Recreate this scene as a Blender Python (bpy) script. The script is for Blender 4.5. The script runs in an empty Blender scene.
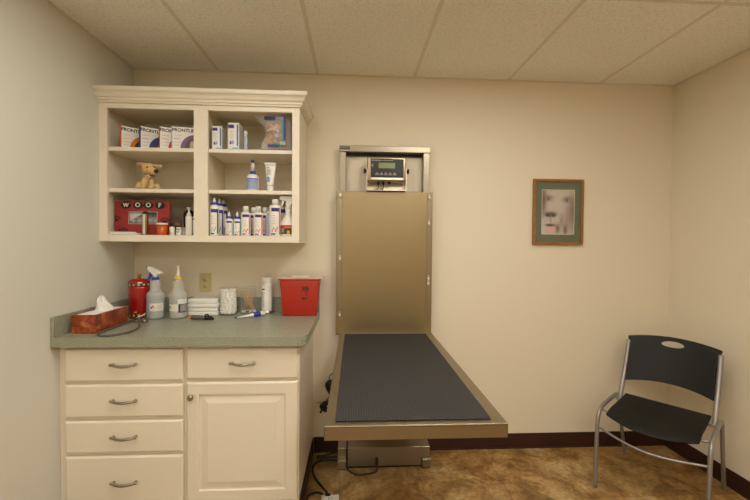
import bpy, bmesh, math, random
from mathutils import Vector, Matrix, Euler, noise as mnoise
PI = math.pi
scene = bpy.context.scene
COL = scene.collection
random.seed(7)

# ------------------------------------------------------------------ camera, world, exposure
W, H, REAR = 3.463, 2.3985, -5.3        # room width, height, depth
cam_data = bpy.data.cameras.new('camera')
cam_data.sensor_width = 36.0
cam_data.lens = 377.83 / 750 * 36.0
cam_data.clip_start = 0.02
cam = bpy.data.objects.new('camera', cam_data)
COL.objects.link(cam)
yaw, pitch, roll = 0.0535, -0.0205, 0.0085
fw = Vector((math.sin(yaw)*math.cos(pitch), math.cos(yaw)*math.cos(pitch), math.sin(pitch)))
r0 = Vector((math.cos(yaw), -math.sin(yaw), 0)); u0 = r0.cross(fw)
rt = r0*math.cos(roll) + u0*math.sin(roll); up = -r0*math.sin(roll) + u0*math.cos(roll)
m3 = Matrix((rt, up, -fw)).transposed()
cam.matrix_world = Matrix.Translation((1.3636, -2.4122, 1.3474)) @ m3.to_4x4()
scene.camera = cam

world = bpy.data.worlds.new('world'); scene.world = world; world.use_nodes = True
world.node_tree.nodes['Background'].inputs[0].default_value = (1.0, 0.9, 0.75, 1)
world.node_tree.nodes['Background'].inputs[1].default_value = 0.05
vs = scene.view_settings
vs.view_transform = 'Standard'; vs.look = 'None'; vs.gamma = 1.0; vs.use_curve_mapping = False
vs.exposure = 0.0
LAMP_STRENGTH = (6.0, 10.5, 14.5, 14.5)
LAMP_COLOR = (1.0, 0.98, 0.92)

# ------------------------------------------------------------------ materials
def lin(c):
    if isinstance(c, str):
        c = [int(c[i:i+2], 16)/255 for i in (0, 2, 4)]
    return tuple(x/12.92 if x <= 0.04045 else ((x+0.055)/1.055)**2.4 for x in c) + (1.0,)

MATS = {}
def mat(name, col, rough=0.5, metal=0.0, bump=0.0, bscale=200, var=0.0, vscale=8, alpha=1.0, trans=0.0, emit=0.0, coat=0.0, ior=None, spec=None, stretch=None):
    if name in MATS: return MATS[name]
    m = bpy.data.materials.new(name); m.use_nodes = True
    nt = m.node_tree; b = nt.nodes['Principled BSDF']
    c = lin(col)
    b.inputs['Base Color'].default_value = c
    b.inputs['Roughness'].default_value = rough
    b.inputs['Metallic'].default_value = metal
    if spec is not None: b.inputs['Specular IOR Level'].default_value = spec
    if alpha < 1: b.inputs['Alpha'].default_value = alpha
    if trans: b.inputs['Transmission Weight'].default_value = trans
    if coat: b.inputs['Coat Weight'].default_value = coat
    if ior: b.inputs['IOR'].default_value = ior
    if emit:
        b.inputs['Emission Color'].default_value = c; b.inputs['Emission Strength'].default_value = emit
    tc = nt.nodes.new('ShaderNodeTexCoord')
    vec = tc.outputs['Object']
    if stretch:
        mp = nt.nodes.new('ShaderNodeMapping'); mp.inputs['Scale'].default_value = stretch
        nt.links.new(vec, mp.inputs[0]); vec = mp.outputs[0]
    if var:
        n = nt.nodes.new('ShaderNodeTexNoise'); n.inputs['Scale'].default_value = vscale; n.inputs['Detail'].default_value = 4
        nt.links.new(vec, n.inputs['Vector'])
        r = nt.nodes.new('ShaderNodeValToRGB')
        r.color_ramp.elements[0].position = 0.3; r.color_ramp.elements[1].position = 0.7
        r.color_ramp.elements[0].color = tuple(x*(1-var) for x in c[:3])+(1,)
        r.color_ramp.elements[1].color = tuple(min(1, x*(1+var)) for x in c[:3])+(1,)
        nt.links.new(n.outputs[0], r.inputs[0]); nt.links.new(r.outputs[0], b.inputs['Base Color'])
    if bump:
        n = nt.nodes.new('ShaderNodeTexNoise'); n.inputs['Scale'].default_value = bscale; n.inputs['Detail'].default_value = 3
        nt.links.new(vec, n.inputs['Vector'])
        bp = nt.nodes.new('ShaderNodeBump'); bp.inputs['Strength'].default_value = bump; bp.inputs['Distance'].default_value = 0.002
        nt.links.new(n.outputs[0], bp.inputs['Height']); nt.links.new(bp.outputs[0], b.inputs['Normal'])
    MATS[name] = m
    return m

def nodes_of(name):
    m = bpy.data.materials.new(name); m.use_nodes = True
    MATS[name] = m
    return m, m.node_tree, m.node_tree.nodes['Principled BSDF']

def ramp(nt, fac, stops):
    r = nt.nodes.new('ShaderNodeValToRGB')
    e = r.color_ramp.elements
    while len(e) < len(stops): e.new(0.5)
    for el, (p, c) in zip(e, stops):
        el.position = p; el.color = lin(c)
    nt.links.new(fac, r.inputs[0]); return r.outputs[0]

def tex(nt, kind, scale, vec, **kw):
    n = nt.nodes.new('ShaderNodeTex'+kind); n.inputs['Scale'].default_value = scale
    nt.links.new(vec, n.inputs['Vector'])
    for k, v in kw.items(): n.inputs[k].default_value = v
    return n
def mix(nt, fac, a, b, mode='MIX'):
    n = nt.nodes.new('ShaderNodeMix'); n.data_type = 'RGBA'; n.blend_type = mode
    for i, v in ((0, fac), (6, a), (7, b)):
        if hasattr(v, 'links'): nt.links.new(v, n.inputs[i])
        else: n.inputs[i].default_value = v
    return n.outputs[2]

def floor_material():
    m, nt, b = nodes_of('stone_vinyl')
    tc = nt.nodes.new('ShaderNodeTexCoord'); v = tc.outputs['Object']
    warp = tex(nt, 'Noise', 3.0, v, Detail=3.0)
    vm = nt.nodes.new('ShaderNodeVectorMath'); vm.operation = 'MULTIPLY_ADD'
    nt.links.new(warp.outputs['Color'], vm.inputs[0]); vm.inputs[1].default_value = (0.35, 0.35, 0.0); nt.links.new(v, vm.inputs[2])
    n1 = tex(nt, 'Noise', 7.5, vm.outputs[0], Detail=9.0, Roughness=0.66)
    c1 = ramp(nt, n1.outputs[0], [(0.3, '7a5c38'), (0.43, 'a5834f'), (0.53, 'c8a66c'), (0.63, 'dcc394'), (0.75, 'b8a888')])
    n2 = tex(nt, 'Noise', 2.2, v, Detail=2.0)
    c2 = ramp(nt, n2.outputs[0], [(0.35, 'ecca94'), (0.65, 'f2ecdf')])
    c = mix(nt, 0.55, c1, c2, 'MULTIPLY')
    n3 = tex(nt, 'Noise', 42.0, v, Detail=4.0, Roughness=0.7)
    c3 = ramp(nt, n3.outputs[0], [(0.35, 'a09078'), (0.65, 'ffffff')])
    c = mix(nt, 0.55, c, c3, 'MULTIPLY')
    br = nt.nodes.new('ShaderNodeTexBrick'); br.offset = 0.0
    mp = nt.nodes.new('ShaderNodeMapping'); mp.inputs['Location'].default_value = (0.08, 0.04, 0)
    nt.links.new(v, mp.inputs[0]); nt.links.new(mp.outputs[0], br.inputs['Vector'])
    br.inputs['Scale'].default_value = 1.0; br.inputs['Brick Width'].default_value = 0.457; br.inputs['Row Height'].default_value = 0.457
    br.inputs['Mortar Size'].default_value = 0.0013; br.inputs['Mortar Smooth'].default_value = 0.2
    br.inputs['Color1'].default_value = lin('ffffff'); br.inputs['Color2'].default_value = lin('e2ddd4'); br.inputs['Mortar'].default_value = lin('a08f78')
    c = mix(nt, 0.8, c, br.outputs[0], 'MULTIPLY')
    g = nt.nodes.new('ShaderNodeBrightContrast'); g.inputs[1].default_value = 0.0
    nt.links.new(c, g.inputs[0])
    nt.links.new(g.outputs[0], b.inputs['Base Color'])
    b.inputs['Roughness'].default_value = 0.42
    bp = nt.nodes.new('ShaderNodeBump'); bp.inputs['Strength'].default_value = 0.15; bp.inputs['Distance'].default_value = 0.003
    nt.links.new(n1.outputs[0], bp.inputs['Height']); nt.links.new(bp.outputs[0], b.inputs['Normal'])
    return m

def ceiling_material():
    m, nt, b = nodes_of('ceiling_tile_material')
    v = nt.nodes.new('ShaderNodeTexCoord').outputs['Object']
    n = tex(nt, 'Noise', 85.0, v, Detail=2.0, Roughness=0.5)
    c = ramp(nt, n.outputs[0], [(0.36, 'e6e0d0'), (0.44, 'f0ece0'), (0.7, 'f5f2e8')])
    nt.links.new(c, b.inputs['Base Color']); b.inputs['Roughness'].default_value = 0.9
    bp = nt.nodes.new('ShaderNodeBump'); bp.inputs['Strength'].default_value = 0.5; bp.inputs['Distance'].default_value = 0.003
    nt.links.new(n.outputs[0], bp.inputs['Height']); nt.links.new(bp.outputs[0], b.inputs['Normal'])
    return m

def laminate_material():
    m, nt, b = nodes_of('green_laminate')
    v = nt.nodes.new('ShaderNodeTexCoord').outputs['Object']
    n = tex(nt, 'Noise', 260.0, v, Detail=2.0)
    c = ramp(nt, n.outputs[0], [(0.34, '686a5b'), (0.46, '90937f'), (0.56, 'a2a48e'), (0.68, 'bcbaa2')])
    nt.links.new(c, b.inputs['Base Color']); b.inputs['Roughness'].default_value = 0.33
    return m

def rubber_mat_material():
    m, nt, b = nodes_of('ribbed_rubber')
    v = nt.nodes.new('ShaderNodeTexCoord').outputs['Object']
    mp = nt.nodes.new('ShaderNodeMapping'); mp.inputs['Scale'].default_value = (1, 1, 1)
    nt.links.new(v, mp.inputs[0])
    w1 = nt.nodes.new('ShaderNodeTexWave'); w1.bands_direction = 'X'; w1.inputs['Scale'].default_value = 38.0
    w2 = nt.nodes.new('ShaderNodeTexWave'); w2.bands_direction = 'Y'; w2.inputs['Scale'].default_value = 38.0
    nt.links.new(mp.outputs[0], w1.inputs[0]); nt.links.new(mp.outputs[0], w2.inputs[0])
    mm = nt.nodes.new('ShaderNodeMath'); mm.operation = 'MULTIPLY'
    nt.links.new(w1.outputs['Fac'], mm.inputs[0]); nt.links.new(w2.outputs['Fac'], mm.inputs[1])
    c = ramp(nt, mm.outputs[0], [(0.0, '2c2a28'), (0.6, '4a4643')])
    nt.links.new(c, b.inputs['Base Color']); b.inputs['Roughness'].default_value = 0.8; b.inputs['Specular IOR Level'].default_value = 0.25
    bp = nt.nodes.new('ShaderNodeBump'); bp.inputs['Strength'].default_value = 0.6; bp.inputs['Distance'].default_value = 0.002
    nt.links.new(mm.outputs[0], bp.inputs['Height']); nt.links.new(bp.outputs[0], b.inputs['Normal'])
    return m

def burl_material():
    m, nt, b = nodes_of('burl_wood')
    v = nt.nodes.new('ShaderNodeTexCoord').outputs['Object']
    n = tex(nt, 'Noise', 22.0, v, Detail=6.0, Distortion=1.4)
    c = ramp(nt, n.outputs[0], [(0.3, '7c3218'), (0.5, 'a24c27'), (0.7, 'c0703e')])
    ck = nt.nodes.new('ShaderNodeTexChecker'); ck.inputs['Scale'].default_value = 15.5
    mp = nt.nodes.new('ShaderNodeMapping'); mp.inputs['Location'].default_value = (0.013, 0.02, 0.033)
    nt.links.new(v, mp.inputs[0]); nt.links.new(mp.outputs[0], ck.inputs[0])
    ck.inputs['Color1'].default_value = (1, 1, 1, 1); ck.inputs['Color2'].default_value = (0.62, 0.55, 0.55, 1)
    c = mix(nt, 0.8, c, ck.outputs[0], 'MULTIPLY')
    nt.links.new(c, b.inputs['Base Color']); b.inputs['Roughness'].default_value = 0.3
    return m

WALLP = mat('wall_paint', 'e6dac2', 0.75, bump=0.12, bscale=160)
WALLL = mat('wall_left_greyer', 'dcd9cb', 0.75, bump=0.12, bscale=160)  # left wall only, base colour greyer than the other walls
FLOORM = floor_material(); CEILM = ceiling_material(); LAM = laminate_material(); RUBBER = rubber_mat_material(); BURL = burl_material()
GRID = mat('ceiling_grid_metal', 'dfd6c2', 0.5)
BASEB = mat('brown_vinyl', '3b221b', 0.38, spec=0.35)
CAB = mat('cabinet_enamel', 'ebe0cc', 0.38)
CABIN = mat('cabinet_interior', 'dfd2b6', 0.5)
STEEL = mat('brushed_steel', '9b917e', 0.36, 1.0, bump=0.05, bscale=60, stretch=(1, 1, 25))
STEEL2 = mat('bright_steel', 'cfc6b4', 0.28, 1.0)
PANELST = mat('satin_steel_sheet', '9c8b69', 0.42, 1.0, bump=0.04, bscale=50, stretch=(1, 1, 20))
NICKEL = mat('satin_nickel', 'a59c8c', 0.3, 1.0)
CHAIRM = mat('grey_tube_paint', '9b9690', 0.4, 0.6)
BLACKP = mat('black_plastic', '171613', 0.55, spec=0.3, bump=0.2, bscale=500)
BLACK = mat('black', '0f0f10', 0.4)
CORD = mat('black_cord', '121212', 0.45)
WHITE = mat('white_plastic', 'e9e4d8', 0.35)
PAPER = mat('white_paper', 'efebe2', 0.8)
CARD = mat('white_card', 'e6e1d6', 0.55)
TXT = mat('text_black', '24201e', 0.6)
GREYTXT = mat('print_grey', 'a9a5a6', 0.6)
PURPLE = mat('print_purple', '3c2a7c', 0.5)
BLUE = mat('print_blue', '2a3fae', 0.4)
CYAN = mat('print_cyan', '77b9c6', 0.5)
TEAL = mat('print_teal', '2f9f95', 0.5)
PINK = mat('print_pink', 'd96a7c', 0.5)
REDP = mat('print_red', 'c32f24', 0.5)
ORANGE = mat('print_orange', 'dd7a1c', 0.5)
YELLOW = mat('yellow_plastic', 'e3b21c', 0.4)
LILAC = mat('print_lilac', '9aa3cf', 0.5)
GLASS = mat('clear_acrylic', 'f4f2ec', 0.05, alpha=0.06)
FROST = mat('frosted_bottle', 'dcdad2', 0.3, alpha=0.5)

# ------------------------------------------------------------------ mesh builder
class MB:
    def __init__(s): s.bm = bmesh.new(); s.mats = []
    def mi(s, m):
        if m not in s.mats: s.mats.append(m)
        return s.mats.index(m)
    def add(s, verts, faces, m, smooth=False, M=None):
        i = s.mi(m)
        vv = [s.bm.verts.new((M @ Vector(v)) if M is not None else v) for v in verts]
        out = []
        for f in faces:
            try: fc = s.bm.faces.new([vv[k] for k in f])
            except ValueError: continue
            fc.material_index = i; fc.smooth = smooth; out.append(fc)
        return vv, out
    def box(s, x0, x1, y0, y1, z0, z1, m, bev=0.0, seg=2, M=None):
        t = bmesh.new()
        bmesh.ops.create_cube(t, size=1.0)
        for v in t.verts:
            v.co = Vector(((x0+x1)/2+v.co.x*(x1-x0), (y0+y1)/2+v.co.y*(y1-y0), (z0+z1)/2+v.co.z*(z1-z0)))
        if bev: bmesh.ops.bevel(t, geom=t.edges[:], offset=bev, segments=seg, affect='EDGES', profile=0.5)
        s.merge(t, m, bev > 0.004, M); return s
    def merge(s, t, m, smooth=False, M=None):
        t.verts.ensure_lookup_table(); idx = {v: i for i, v in enumerate(t.verts)}
        s.add([v.co.copy() for v in t.verts], [[idx[v] for v in f.verts] for f in t.faces], m, smooth, M); t.free()
    def prism(s, pts, y0, y1, m, M=None, axis='y', smooth=False):
        n = len(pts)
        if axis == 'y': vs_ = [(p[0], y0, p[1]) for p in pts]+[(p[0], y1, p[1]) for p in pts]
        elif axis == 'z': vs_ = [(p[0], p[1], y0) for p in pts]+[(p[0], p[1], y1) for p in pts]
        else: vs_ = [(y0, p[0], p[1]) for p in pts]+[(y1, p[0], p[1]) for p in pts]
        f = [list(range(n))[::-1], [n+i for i in range(n)]]+[[i, (i+1) % n, n+(i+1) % n, n+i] for i in range(n)]
        s.add(vs_, f, m, smooth, M); return s
    def lathe(s, prof, m, c=(0, 0, 0), seg=28, sy=1.0, M=None, cap=True):
        v = []; f = []
        for r, z in prof:
            for k in range(seg):
                a = 2*PI*k/seg; v.append((c[0]+r*math.cos(a), c[1]+r*sy*math.sin(a), c[2]+z))
        for i in range(len(prof)-1):
            for k in range(seg): f.append([i*seg+k, i*seg+(k+1) % seg, (i+1)*seg+(k+1) % seg, (i+1)*seg+k])
        if cap: f.append(list(range(seg))[::-1]); f.append([(len(prof)-1)*seg+k for k in range(seg)])
        s.add(v, f, m, True, M); return s
    def patch(s, r, a0, a1, z0, z1, m, c=(0, 0, 0), sy=1.0, n=10):
        """curved printed patch wrapped on a bottle, angle 0 looks towards -y"""
        v = []; f = []
        for i in range(n+1):
            a = -PI/2+math.radians(a0+(a1-a0)*i/n)
            for z in (z0, z1): v.append((c[0]+r*math.cos(a), c[1]+r*sy*math.sin(a), c[2]+z))
        for i in range(n): f.append([2*i, 2*i+2, 2*i+3, 2*i+1])
        s.add(v, f, m, True); return s
    def tube(s, pts, r, m, seg=10, closed=False, flat=1.0):
        P = [Vector(p) for p in pts]; n = len(P); rr = r if hasattr(r, '__len__') else [r]*n
        v = []; f = []; nrm = None
        for i in range(n):
            a = P[(i-1) % n] if (i > 0 or closed) else P[i]; b = P[(i+1) % n] if (i < n-1 or closed) else P[i]
            t = (b-a).normalized()
            if nrm is None:
                nrm = t.orthogonal().normalized()
            else:
                nrm = (nrm-t*nrm.dot(t)).normalized()
            bn = t.cross(nrm)
            for k in range(seg):
                an = 2*PI*k/seg; v.append(P[i]+nrm*math.cos(an)*rr[i]+bn*math.sin(an)*rr[i]*flat)
        for i in range(n if closed else n-1):
            j = (i+1) % n
            for k in range(seg): f.append([i*seg+k, i*seg+(k+1) % seg, j*seg+(k+1) % seg, j*seg+k])
        if not closed: f.append(list(range(seg))[::-1]); f.append([(n-1)*seg+k for k in range(seg)])
        s.add(v, f, m, True); return s
    def sphere(s, c, r, m, seg=16, M=None):
        rx, ry, rz = r if hasattr(r, '__len__') else (r, r, r)
        t = bmesh.new(); bmesh.ops.create_uvsphere(t, u_segments=seg, v_segments=max(6, seg*2//3), radius=1.0)
        L = Matrix.Translation(c) @ (M.to_4x4() if M else Matrix()) @ Matrix.Diagonal((rx, ry, rz, 1))
        s.merge(t, m, True, L); return s
    def build(s, name, parent=None, M=None):
        bmesh.ops.recalc_face_normals(s.bm, faces=s.bm.faces[:])
        me = bpy.data.meshes.new(name); s.bm.to_mesh(me); s.bm.free()
        for m in s.mats: me.materials.append(m)
        o = bpy.data.objects.new(name, me); COL.objects.link(o)
        if parent is not None: o.parent = parent
        if M is not None: o.matrix_basis = M
        return o

def spline(pts, n=8, closed=False):
    P = [Vector(p) for p in pts]; N = len(P); out = []
    rng = range(N) if closed else range(N-1)
    for i in rng:
        g = lambda k: P[k % N] if closed else P[min(max(k, 0), N-1)]
        p0, p1, p2, p3 = g(i-1), g(i), g(i+1), g(i+2)
        for j in range(n):
            t = j/n
            out.append(0.5*((2*p1)+(p2-p0)*t+(2*p0-5*p1+4*p2-p3)*t*t+(3*p1-p0-3*p2+p3)*t**3))
    if not closed: out.append(P[-1])
    return out

def tag(o, label=None, cat=None, group=None, kind=None):
    if label: o['label'] = label
    if cat: o['category'] = cat
    if group: o['group'] = group
    if kind: o['kind'] = kind
    return o
def thing(name, label, cat, loc=(0, 0, 0), rz=0.0, group=None):
    o = bpy.data.objects.new(name, None); o.empty_display_size = 0.05; COL.objects.link(o)
    o.location = loc; o.rotation_euler = (0, 0, rz)
    return tag(o, label, cat, group)
def struct(mb, name): return tag(mb.build(name), kind='structure')
def dup(root, loc, rz=None, label=None, group=None, scale=None):
    r = root.copy(); COL.objects.link(r); r.location = loc
    if rz is not None: r.rotation_euler = (0, 0, rz)
    if label: r['label'] = label
    if group: r['group'] = group
    if scale: r.scale = (scale,)*3
    for ch in list(root.children):
        c = ch.copy(); COL.objects.link(c); c.parent = r
        for g in list(ch.children):
            d = g.copy(); COL.objects.link(d); d.parent = c
    return r

def text_mesh(name, body, size, m, parent, M, extrude=0.0003, sx=1.0, bold=0.0):
    cu = bpy.data.curves.new(name, 'FONT'); cu.body = body; cu.size = size; cu.extrude = extrude
    cu.align_x = 'CENTER'; cu.align_y = 'CENTER'; cu.offset = bold
    t = bpy.data.objects.new(name+'_tmp', cu); COL.objects.link(t)
    dg = bpy.context.evaluated_depsgraph_get()
    me = bpy.data.meshes.new_from_object(t.evaluated_get(dg)); me.name = name
    bpy.data.objects.remove(t)
    me.materials.clear(); me.materials.append(m)
    me.transform(M @ Matrix.Diagonal((sx, 1, 1, 1)))
    o = bpy.data.objects.new(name, me); COL.objects.link(o)
    if parent is not None: o.parent = parent
    return o
FRONT = Matrix.Rotation(PI/2, 4, 'X')        # text plane facing -y

def printed(name, w, h, nx, ny, func, parent, M, rough=0.5):
    """a printed sheet: the picture itself is stored as colour on its grid"""
    me = bpy.data.meshes.new(name)
    v = [((i/nx-0.5)*w, 0, (j/ny-0.5)*h) for j in range(ny+1) for i in range(nx+1)]
    f = [(j*(nx+1)+i, j*(nx+1)+i+1, (j+1)*(nx+1)+i+1, (j+1)*(nx+1)+i) for j in range(ny) for i in range(nx)]
    me.from_pydata(v, [], f)
    at = me.color_attributes.new('print', 'FLOAT_COLOR', 'POINT')
    for k in range(len(v)):
        i = k % (nx+1); j = k//(nx+1)
        at.data[k].color = lin(func(i/nx, j/ny))
    m = bpy.data.materials.new(name+'_print'); m.use_nodes = True
    a = m.node_tree.nodes.new('ShaderNodeAttribute'); a.attribute_name = 'print'
    b = m.node_tree.nodes['Principled BSDF']; m.node_tree.links.new(a.outputs['Color'], b.inputs['Base Color'])
    b.inputs['Roughness'].default_value = rough
    me.materials.append(m)
    o = bpy.data.objects.new(name, me); COL.objects.link(o)
    if parent is not None: o.parent = parent
    o.matrix_basis = M
    return o

# ------------------------------------------------------------------ room shell
T = 0.6096; GX0 = 0.5147; GY0 = -0.83
t_ = 0.1
struct(MB().box(-t_, W+t_, REAR-t_, t_, -t_, 0, FLOORM), 'floor')
cl = MB()
# ceiling with two openings for the troffers
TROF = [(GX0+a*T, GX0+(a+1)*T, GY0-(b_+1)*2*T, GY0-b_*2*T) for b_ in (0, 2) for a in (0, 2)]
xs = [-t_, GX0, GX0+T, GX0+2*T, GX0+3*T, W+t_]
ys = [REAR-t_, GY0-6*T, GY0-4*T, GY0-2*T, GY0, t_]
for i in range(5):
    for j in range(5):
        if j in (1, 3) and i in (1, 3): continue
        cl.box(xs[i], xs[i+1], ys[j], ys[j+1], H, H+t_, CEILM)
struct(cl, 'ceiling')
struct(MB().box(-t_, W+t_, 0, t_, 0, H, WALLP), 'wall_back')
struct(MB().box(-t_, 0, REAR, 0, 0, H, WALLL), 'wall_left')
struct(MB().box(W, W+t_, REAR, 0, 0, H, WALLP), 'wall_right')
struct(MB().box(-t_, W+t_, REAR-t_, REAR, 0, H, WALLP), 'wall_front')
g = MB()
for i in range(-1, 6):
    x = GX0+i*T
    if 0.01 < x < W-0.01: g.box(x-0.010, x+0.010, REAR, 0, H-0.0015, H+0.001, GRID)
for k in range(0, 4):
    y = GY0-k*2*T; g.box(0, W, y-0.010, y+0.010, H-0.0018, H+0.001, GRID)
g.box(0, W, -0.014, 0, H-0.004, H+0.001, GRID); g.box(0, 0.014, REAR, 0, H-0.004, H+0.001, GRID); g.box(W-0.014, W, REAR, 0, H-0.004, H+0.001, GRID)
struct(g, 'trim_1')
BH = 0.098
def base_profile_box(mb, x0, x1, y0, y1):
    mb.box(x0, x1, y0, y1, 0, BH, BASEB, 0.002, 1)
b = MB(); b.box(1.112, W-0.001, -0.006, 0, 0, BH, BASEB, 0.002, 1); b.box(1.112, W-0.001, -0.013, 0, 0, 0.008, BASEB, 0.003, 2); struct(b, 'baseboard_back')
b = MB(); b.box(W-0.006, W, REAR, -0.0, 0, BH, BASEB, 0.002, 1); b.box(W-0.013, W, REAR, 0, 0, 0.008, BASEB, 0.003, 2); struct(b, 'baseboard_right')
b = MB(); b.box(0, 0.006, REAR, -0.62, 0, BH, BASEB, 0.002, 1); b.box(0, 0.013, REAR, -0.62, 0, 0.008, BASEB, 0.003, 2); struct(b, 'baseboard_left')

# ceiling troffers (just above the top edge of the picture)
def lamp_mat(k, st):
    m = bpy.data.materials.new('lamp_diffuser'); m.use_nodes = True
    e = m.node_tree.nodes['Principled BSDF']
    e.inputs['Base Color'].default_value = (0.8, 0.8, 0.8, 1); e.inputs['Emission Color'].default_value = LAMP_COLOR+(1,); e.inputs['Emission Strength'].default_value = st
    return m
TLAB = ['recessed ceiling troffer above and before the wall cabinet', 'recessed ceiling troffer above and before the lift table', 'recessed ceiling troffer at the rear of the room, left side', 'recessed ceiling troffer at the rear of the room, right side']
for k, (x0, x1, y0, y1) in enumerate(TROF):
    EM = lamp_mat(k, LAMP_STRENGTH[k])
    t = thing('ceiling_light', TLAB[k], 'ceiling light', ((x0+x1)/2, (y0+y1)/2, H), 0, 'ceiling troffers')
    w, l = (x1-x0)/2, (y1-y0)/2
    f = MB()
    for a in ((-w, -w+0.04, -l, l), (w-0.04, w, -l, l), (-w+0.04, w-0.04, -l, -l+0.05), (-w+0.04, w-0.04, l-0.05, l)):
        f.box(*a, 0.0, 0.07, WHITE)
    f.box(-w, w, -l, l, 0.07, 0.085, WHITE)
    f.build('frame', t)
    d = MB(); d.box(-w+0.041, w-0.041, -l+0.051, l-0.051, 0.022, 0.03, EM); d.build('diffuser', t)

# ------------------------------------------------------------------ cabinets
def rings(mb, x0, x1, z0, z1, rr, yb, m):
    """front panel made of nested rectangles (inset, y), closed at the back at yb"""
    v = []; f = []
    lst = [(0, yb)]+rr
    for ins, y in lst:
        v += [(x0+ins, y, z0+ins), (x1-ins, y, z0+ins), (x1-ins, y, z1-ins), (x0+ins, y, z1-ins)]
    for i in range(len(lst)-1):
        for k in range(4): f.append([4*i+k, 4*i+(k+1) % 4, 4*i+4+(k+1) % 4, 4*i+4+k])
    f.append([0, 3, 2, 1]); n = 4*(len(lst)-1); f.append([n, n+1, n+2, n+3])
    mb.add(v, f, m)

YF = -0.615
def pull(parent, x, z):
    p = MB()
    pts = [(x-0.052+0.104*i/12, YF-0.014-0.013*math.sin(PI*i/12), z-0.003*math.sin(PI*i/12)) for i in range(13)]
    rr = [0.0045+0.0022*math.sin(PI*i/12) for i in range(13)]
    p.tube(pts, rr, NICKEL, 10)
    for s in (-1, 1):
        p.tube([(x+s*0.050, YF+0.001, z), (x+s*0.050, YF-0.016, z)], 0.0065, NICKEL, 12)
        p.sphere((x+s*0.053, YF-0.014, z+0.001), (0.010, 0.006, 0.0065), NICKEL, 12)
    p.build('handle', parent)

def drawer(parent, x0, x1, z0, z1):
    d = MB(); rings(d, x0, x1, z0, z1, [(0, YF+0.007), (0.004, YF+0.003), (0.009, YF)], -0.5962, CAB)
    o = d.build('drawer', parent); return o
CT = 0.905        # worktop height
dc = thing('drawer_cabinet', 'cream base cabinet with a stack of four drawers, beside the left wall', 'cabinet')
b = MB(); b.box(0.001, 0.573, -0.595, -0.001, 0.1, 0.8615, CAB); b.box(0.001, 0.573, -0.53, -0.001, 0.0, 0.1, BASEB)
b.build('body', dc)
for z0, z1, hz in ((0.691, 0.84, 0.772), (0.523, 0.677, 0.604), (0.356, 0.508, 0.435), (0.107, 0.342, 0.222)):
    o = drawer(dc, 0.033, 0.565, z0, z1); pull(o, 0.303, hz)
kc = thing('door_cabinet', 'cream base cabinet with one drawer over a raised panel door', 'cabinet')
b = MB(); b.box(0.574, 1.103, -0.595, -0.001, 0.1, 0.8615, CAB); b.box(0.574, 1.103, -0.53, -0.001, 0.0, 0.1, CAB)
b.build('body', kc)
b = MB(); b.box(1.1035, 1.1105, -0.59, -0.014, 0.0, BH, BASEB, 0.002, 1); b.build('base_trim', kc)
o = drawer(kc, 0.581, 1.098, 0.697, 0.84); pull(o, 0.842, 0.775)
d = MB(); rings(d, 0.581, 1.098, 0.110, 0.684, [(0, YF+0.006), (0.004, YF+0.002), (0.008, YF), (0.057, YF), (0.060, YF+0.009), (0.066, YF+0.009), (0.100, YF+0.001), (0.102, YF+0.001)], -0.5962, CAB)
door = d.build('door', kc)
k = MB(); Mk = Matrix.Translation((0.607, YF, 0.619)) @ Matrix.Rotation(PI/2, 4, 'X')
k.lathe([(0.007, -0.001), (0.0055, 0.006), (0.006, 0.010), (0.0135, 0.016), (0.015, 0.020), (0.012, 0.025), (0.004, 0.027)], NICKEL, M=Mk, seg=20); k.build('knob', door)

wt = thing('worktop', 'grey-green speckled laminate worktop with backsplash over the base cabinets', 'worktop')
s = MB()
R_ = 0.055; x1, y1 = 1.143, -0.650
pts = [(0.001, -0.001), (0.001, y1)]+[(x1-R_+R_*math.sin(a), y1+R_-R_*math.cos(a)) for a in [PI/2*i/8 for i in range(9)]]+[(x1, -0.001)]
bm2 = bmesh.new(); vv = [bm2.verts.new((p[0], p[1], 0.862)) for p in pts]; fc = bm2.faces.new(vv)
ex = bmesh.ops.extrude_face_region(bm2, geom=[fc]); bmesh.ops.translate(bm2, vec=(0, 0, CT-0.862), verts=[v for v in ex['geom'] if isinstance(v, bmesh.types.BMVert)])
s.merge(bm2, LAM)
s.build('slab', wt)
s = MB(); s.box(0.0165, 1.142, -0.020, -0.001, CT, 0.998, LAM, 0.0015, 1); s.build('backsplash', wt)
s = MB(); s.box(0.001, 0.016, -0.649, -0.001, CT, 0.998, LAM, 0.0015, 1); s.build('side_splash', wt)

# wall cabinet, open shelves
wc = thing('wall_cabinet', 'cream open wall cabinet with crown molding and two bays of shelves', 'cabinet')
UZ0, UZ1, UY, UX1 = 1.340, 2.090, -0.32, 1.058
b = MB()
b.box(0.001, 0.018, UY+0.02, -0.001, UZ0, UZ1, CAB); b.box(UX1-0.018, UX1, UY+0.02, -0.001, UZ0, UZ1, CAB)
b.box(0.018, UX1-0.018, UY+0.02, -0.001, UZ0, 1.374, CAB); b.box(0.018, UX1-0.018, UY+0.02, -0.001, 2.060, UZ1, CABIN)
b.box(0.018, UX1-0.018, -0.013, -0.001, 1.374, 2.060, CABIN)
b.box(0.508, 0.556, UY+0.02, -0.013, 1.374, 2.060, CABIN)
b.build('body', wc)
b = MB()
b.box(0.001, 0.043, UY, UY+0.0195, UZ0, UZ1, CAB, 0.001, 1); b.box(0.494, 0.568, UY, UY+0.0195, 1.374, 2.049, CAB, 0.001, 1)
b.box(1.018, UX1, UY, UY+0.0195, UZ0, UZ1, CAB, 0.001, 1)
b.box(0.043, 1.018, UY, UY+0.0195, UZ0, 1.376, CAB, 0.001, 1); b.box(0.043, 1.018, UY, UY+0.0195, 2.049, UZ1, CAB, 0.001, 1)
b.build('face_frame', wc)
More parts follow.
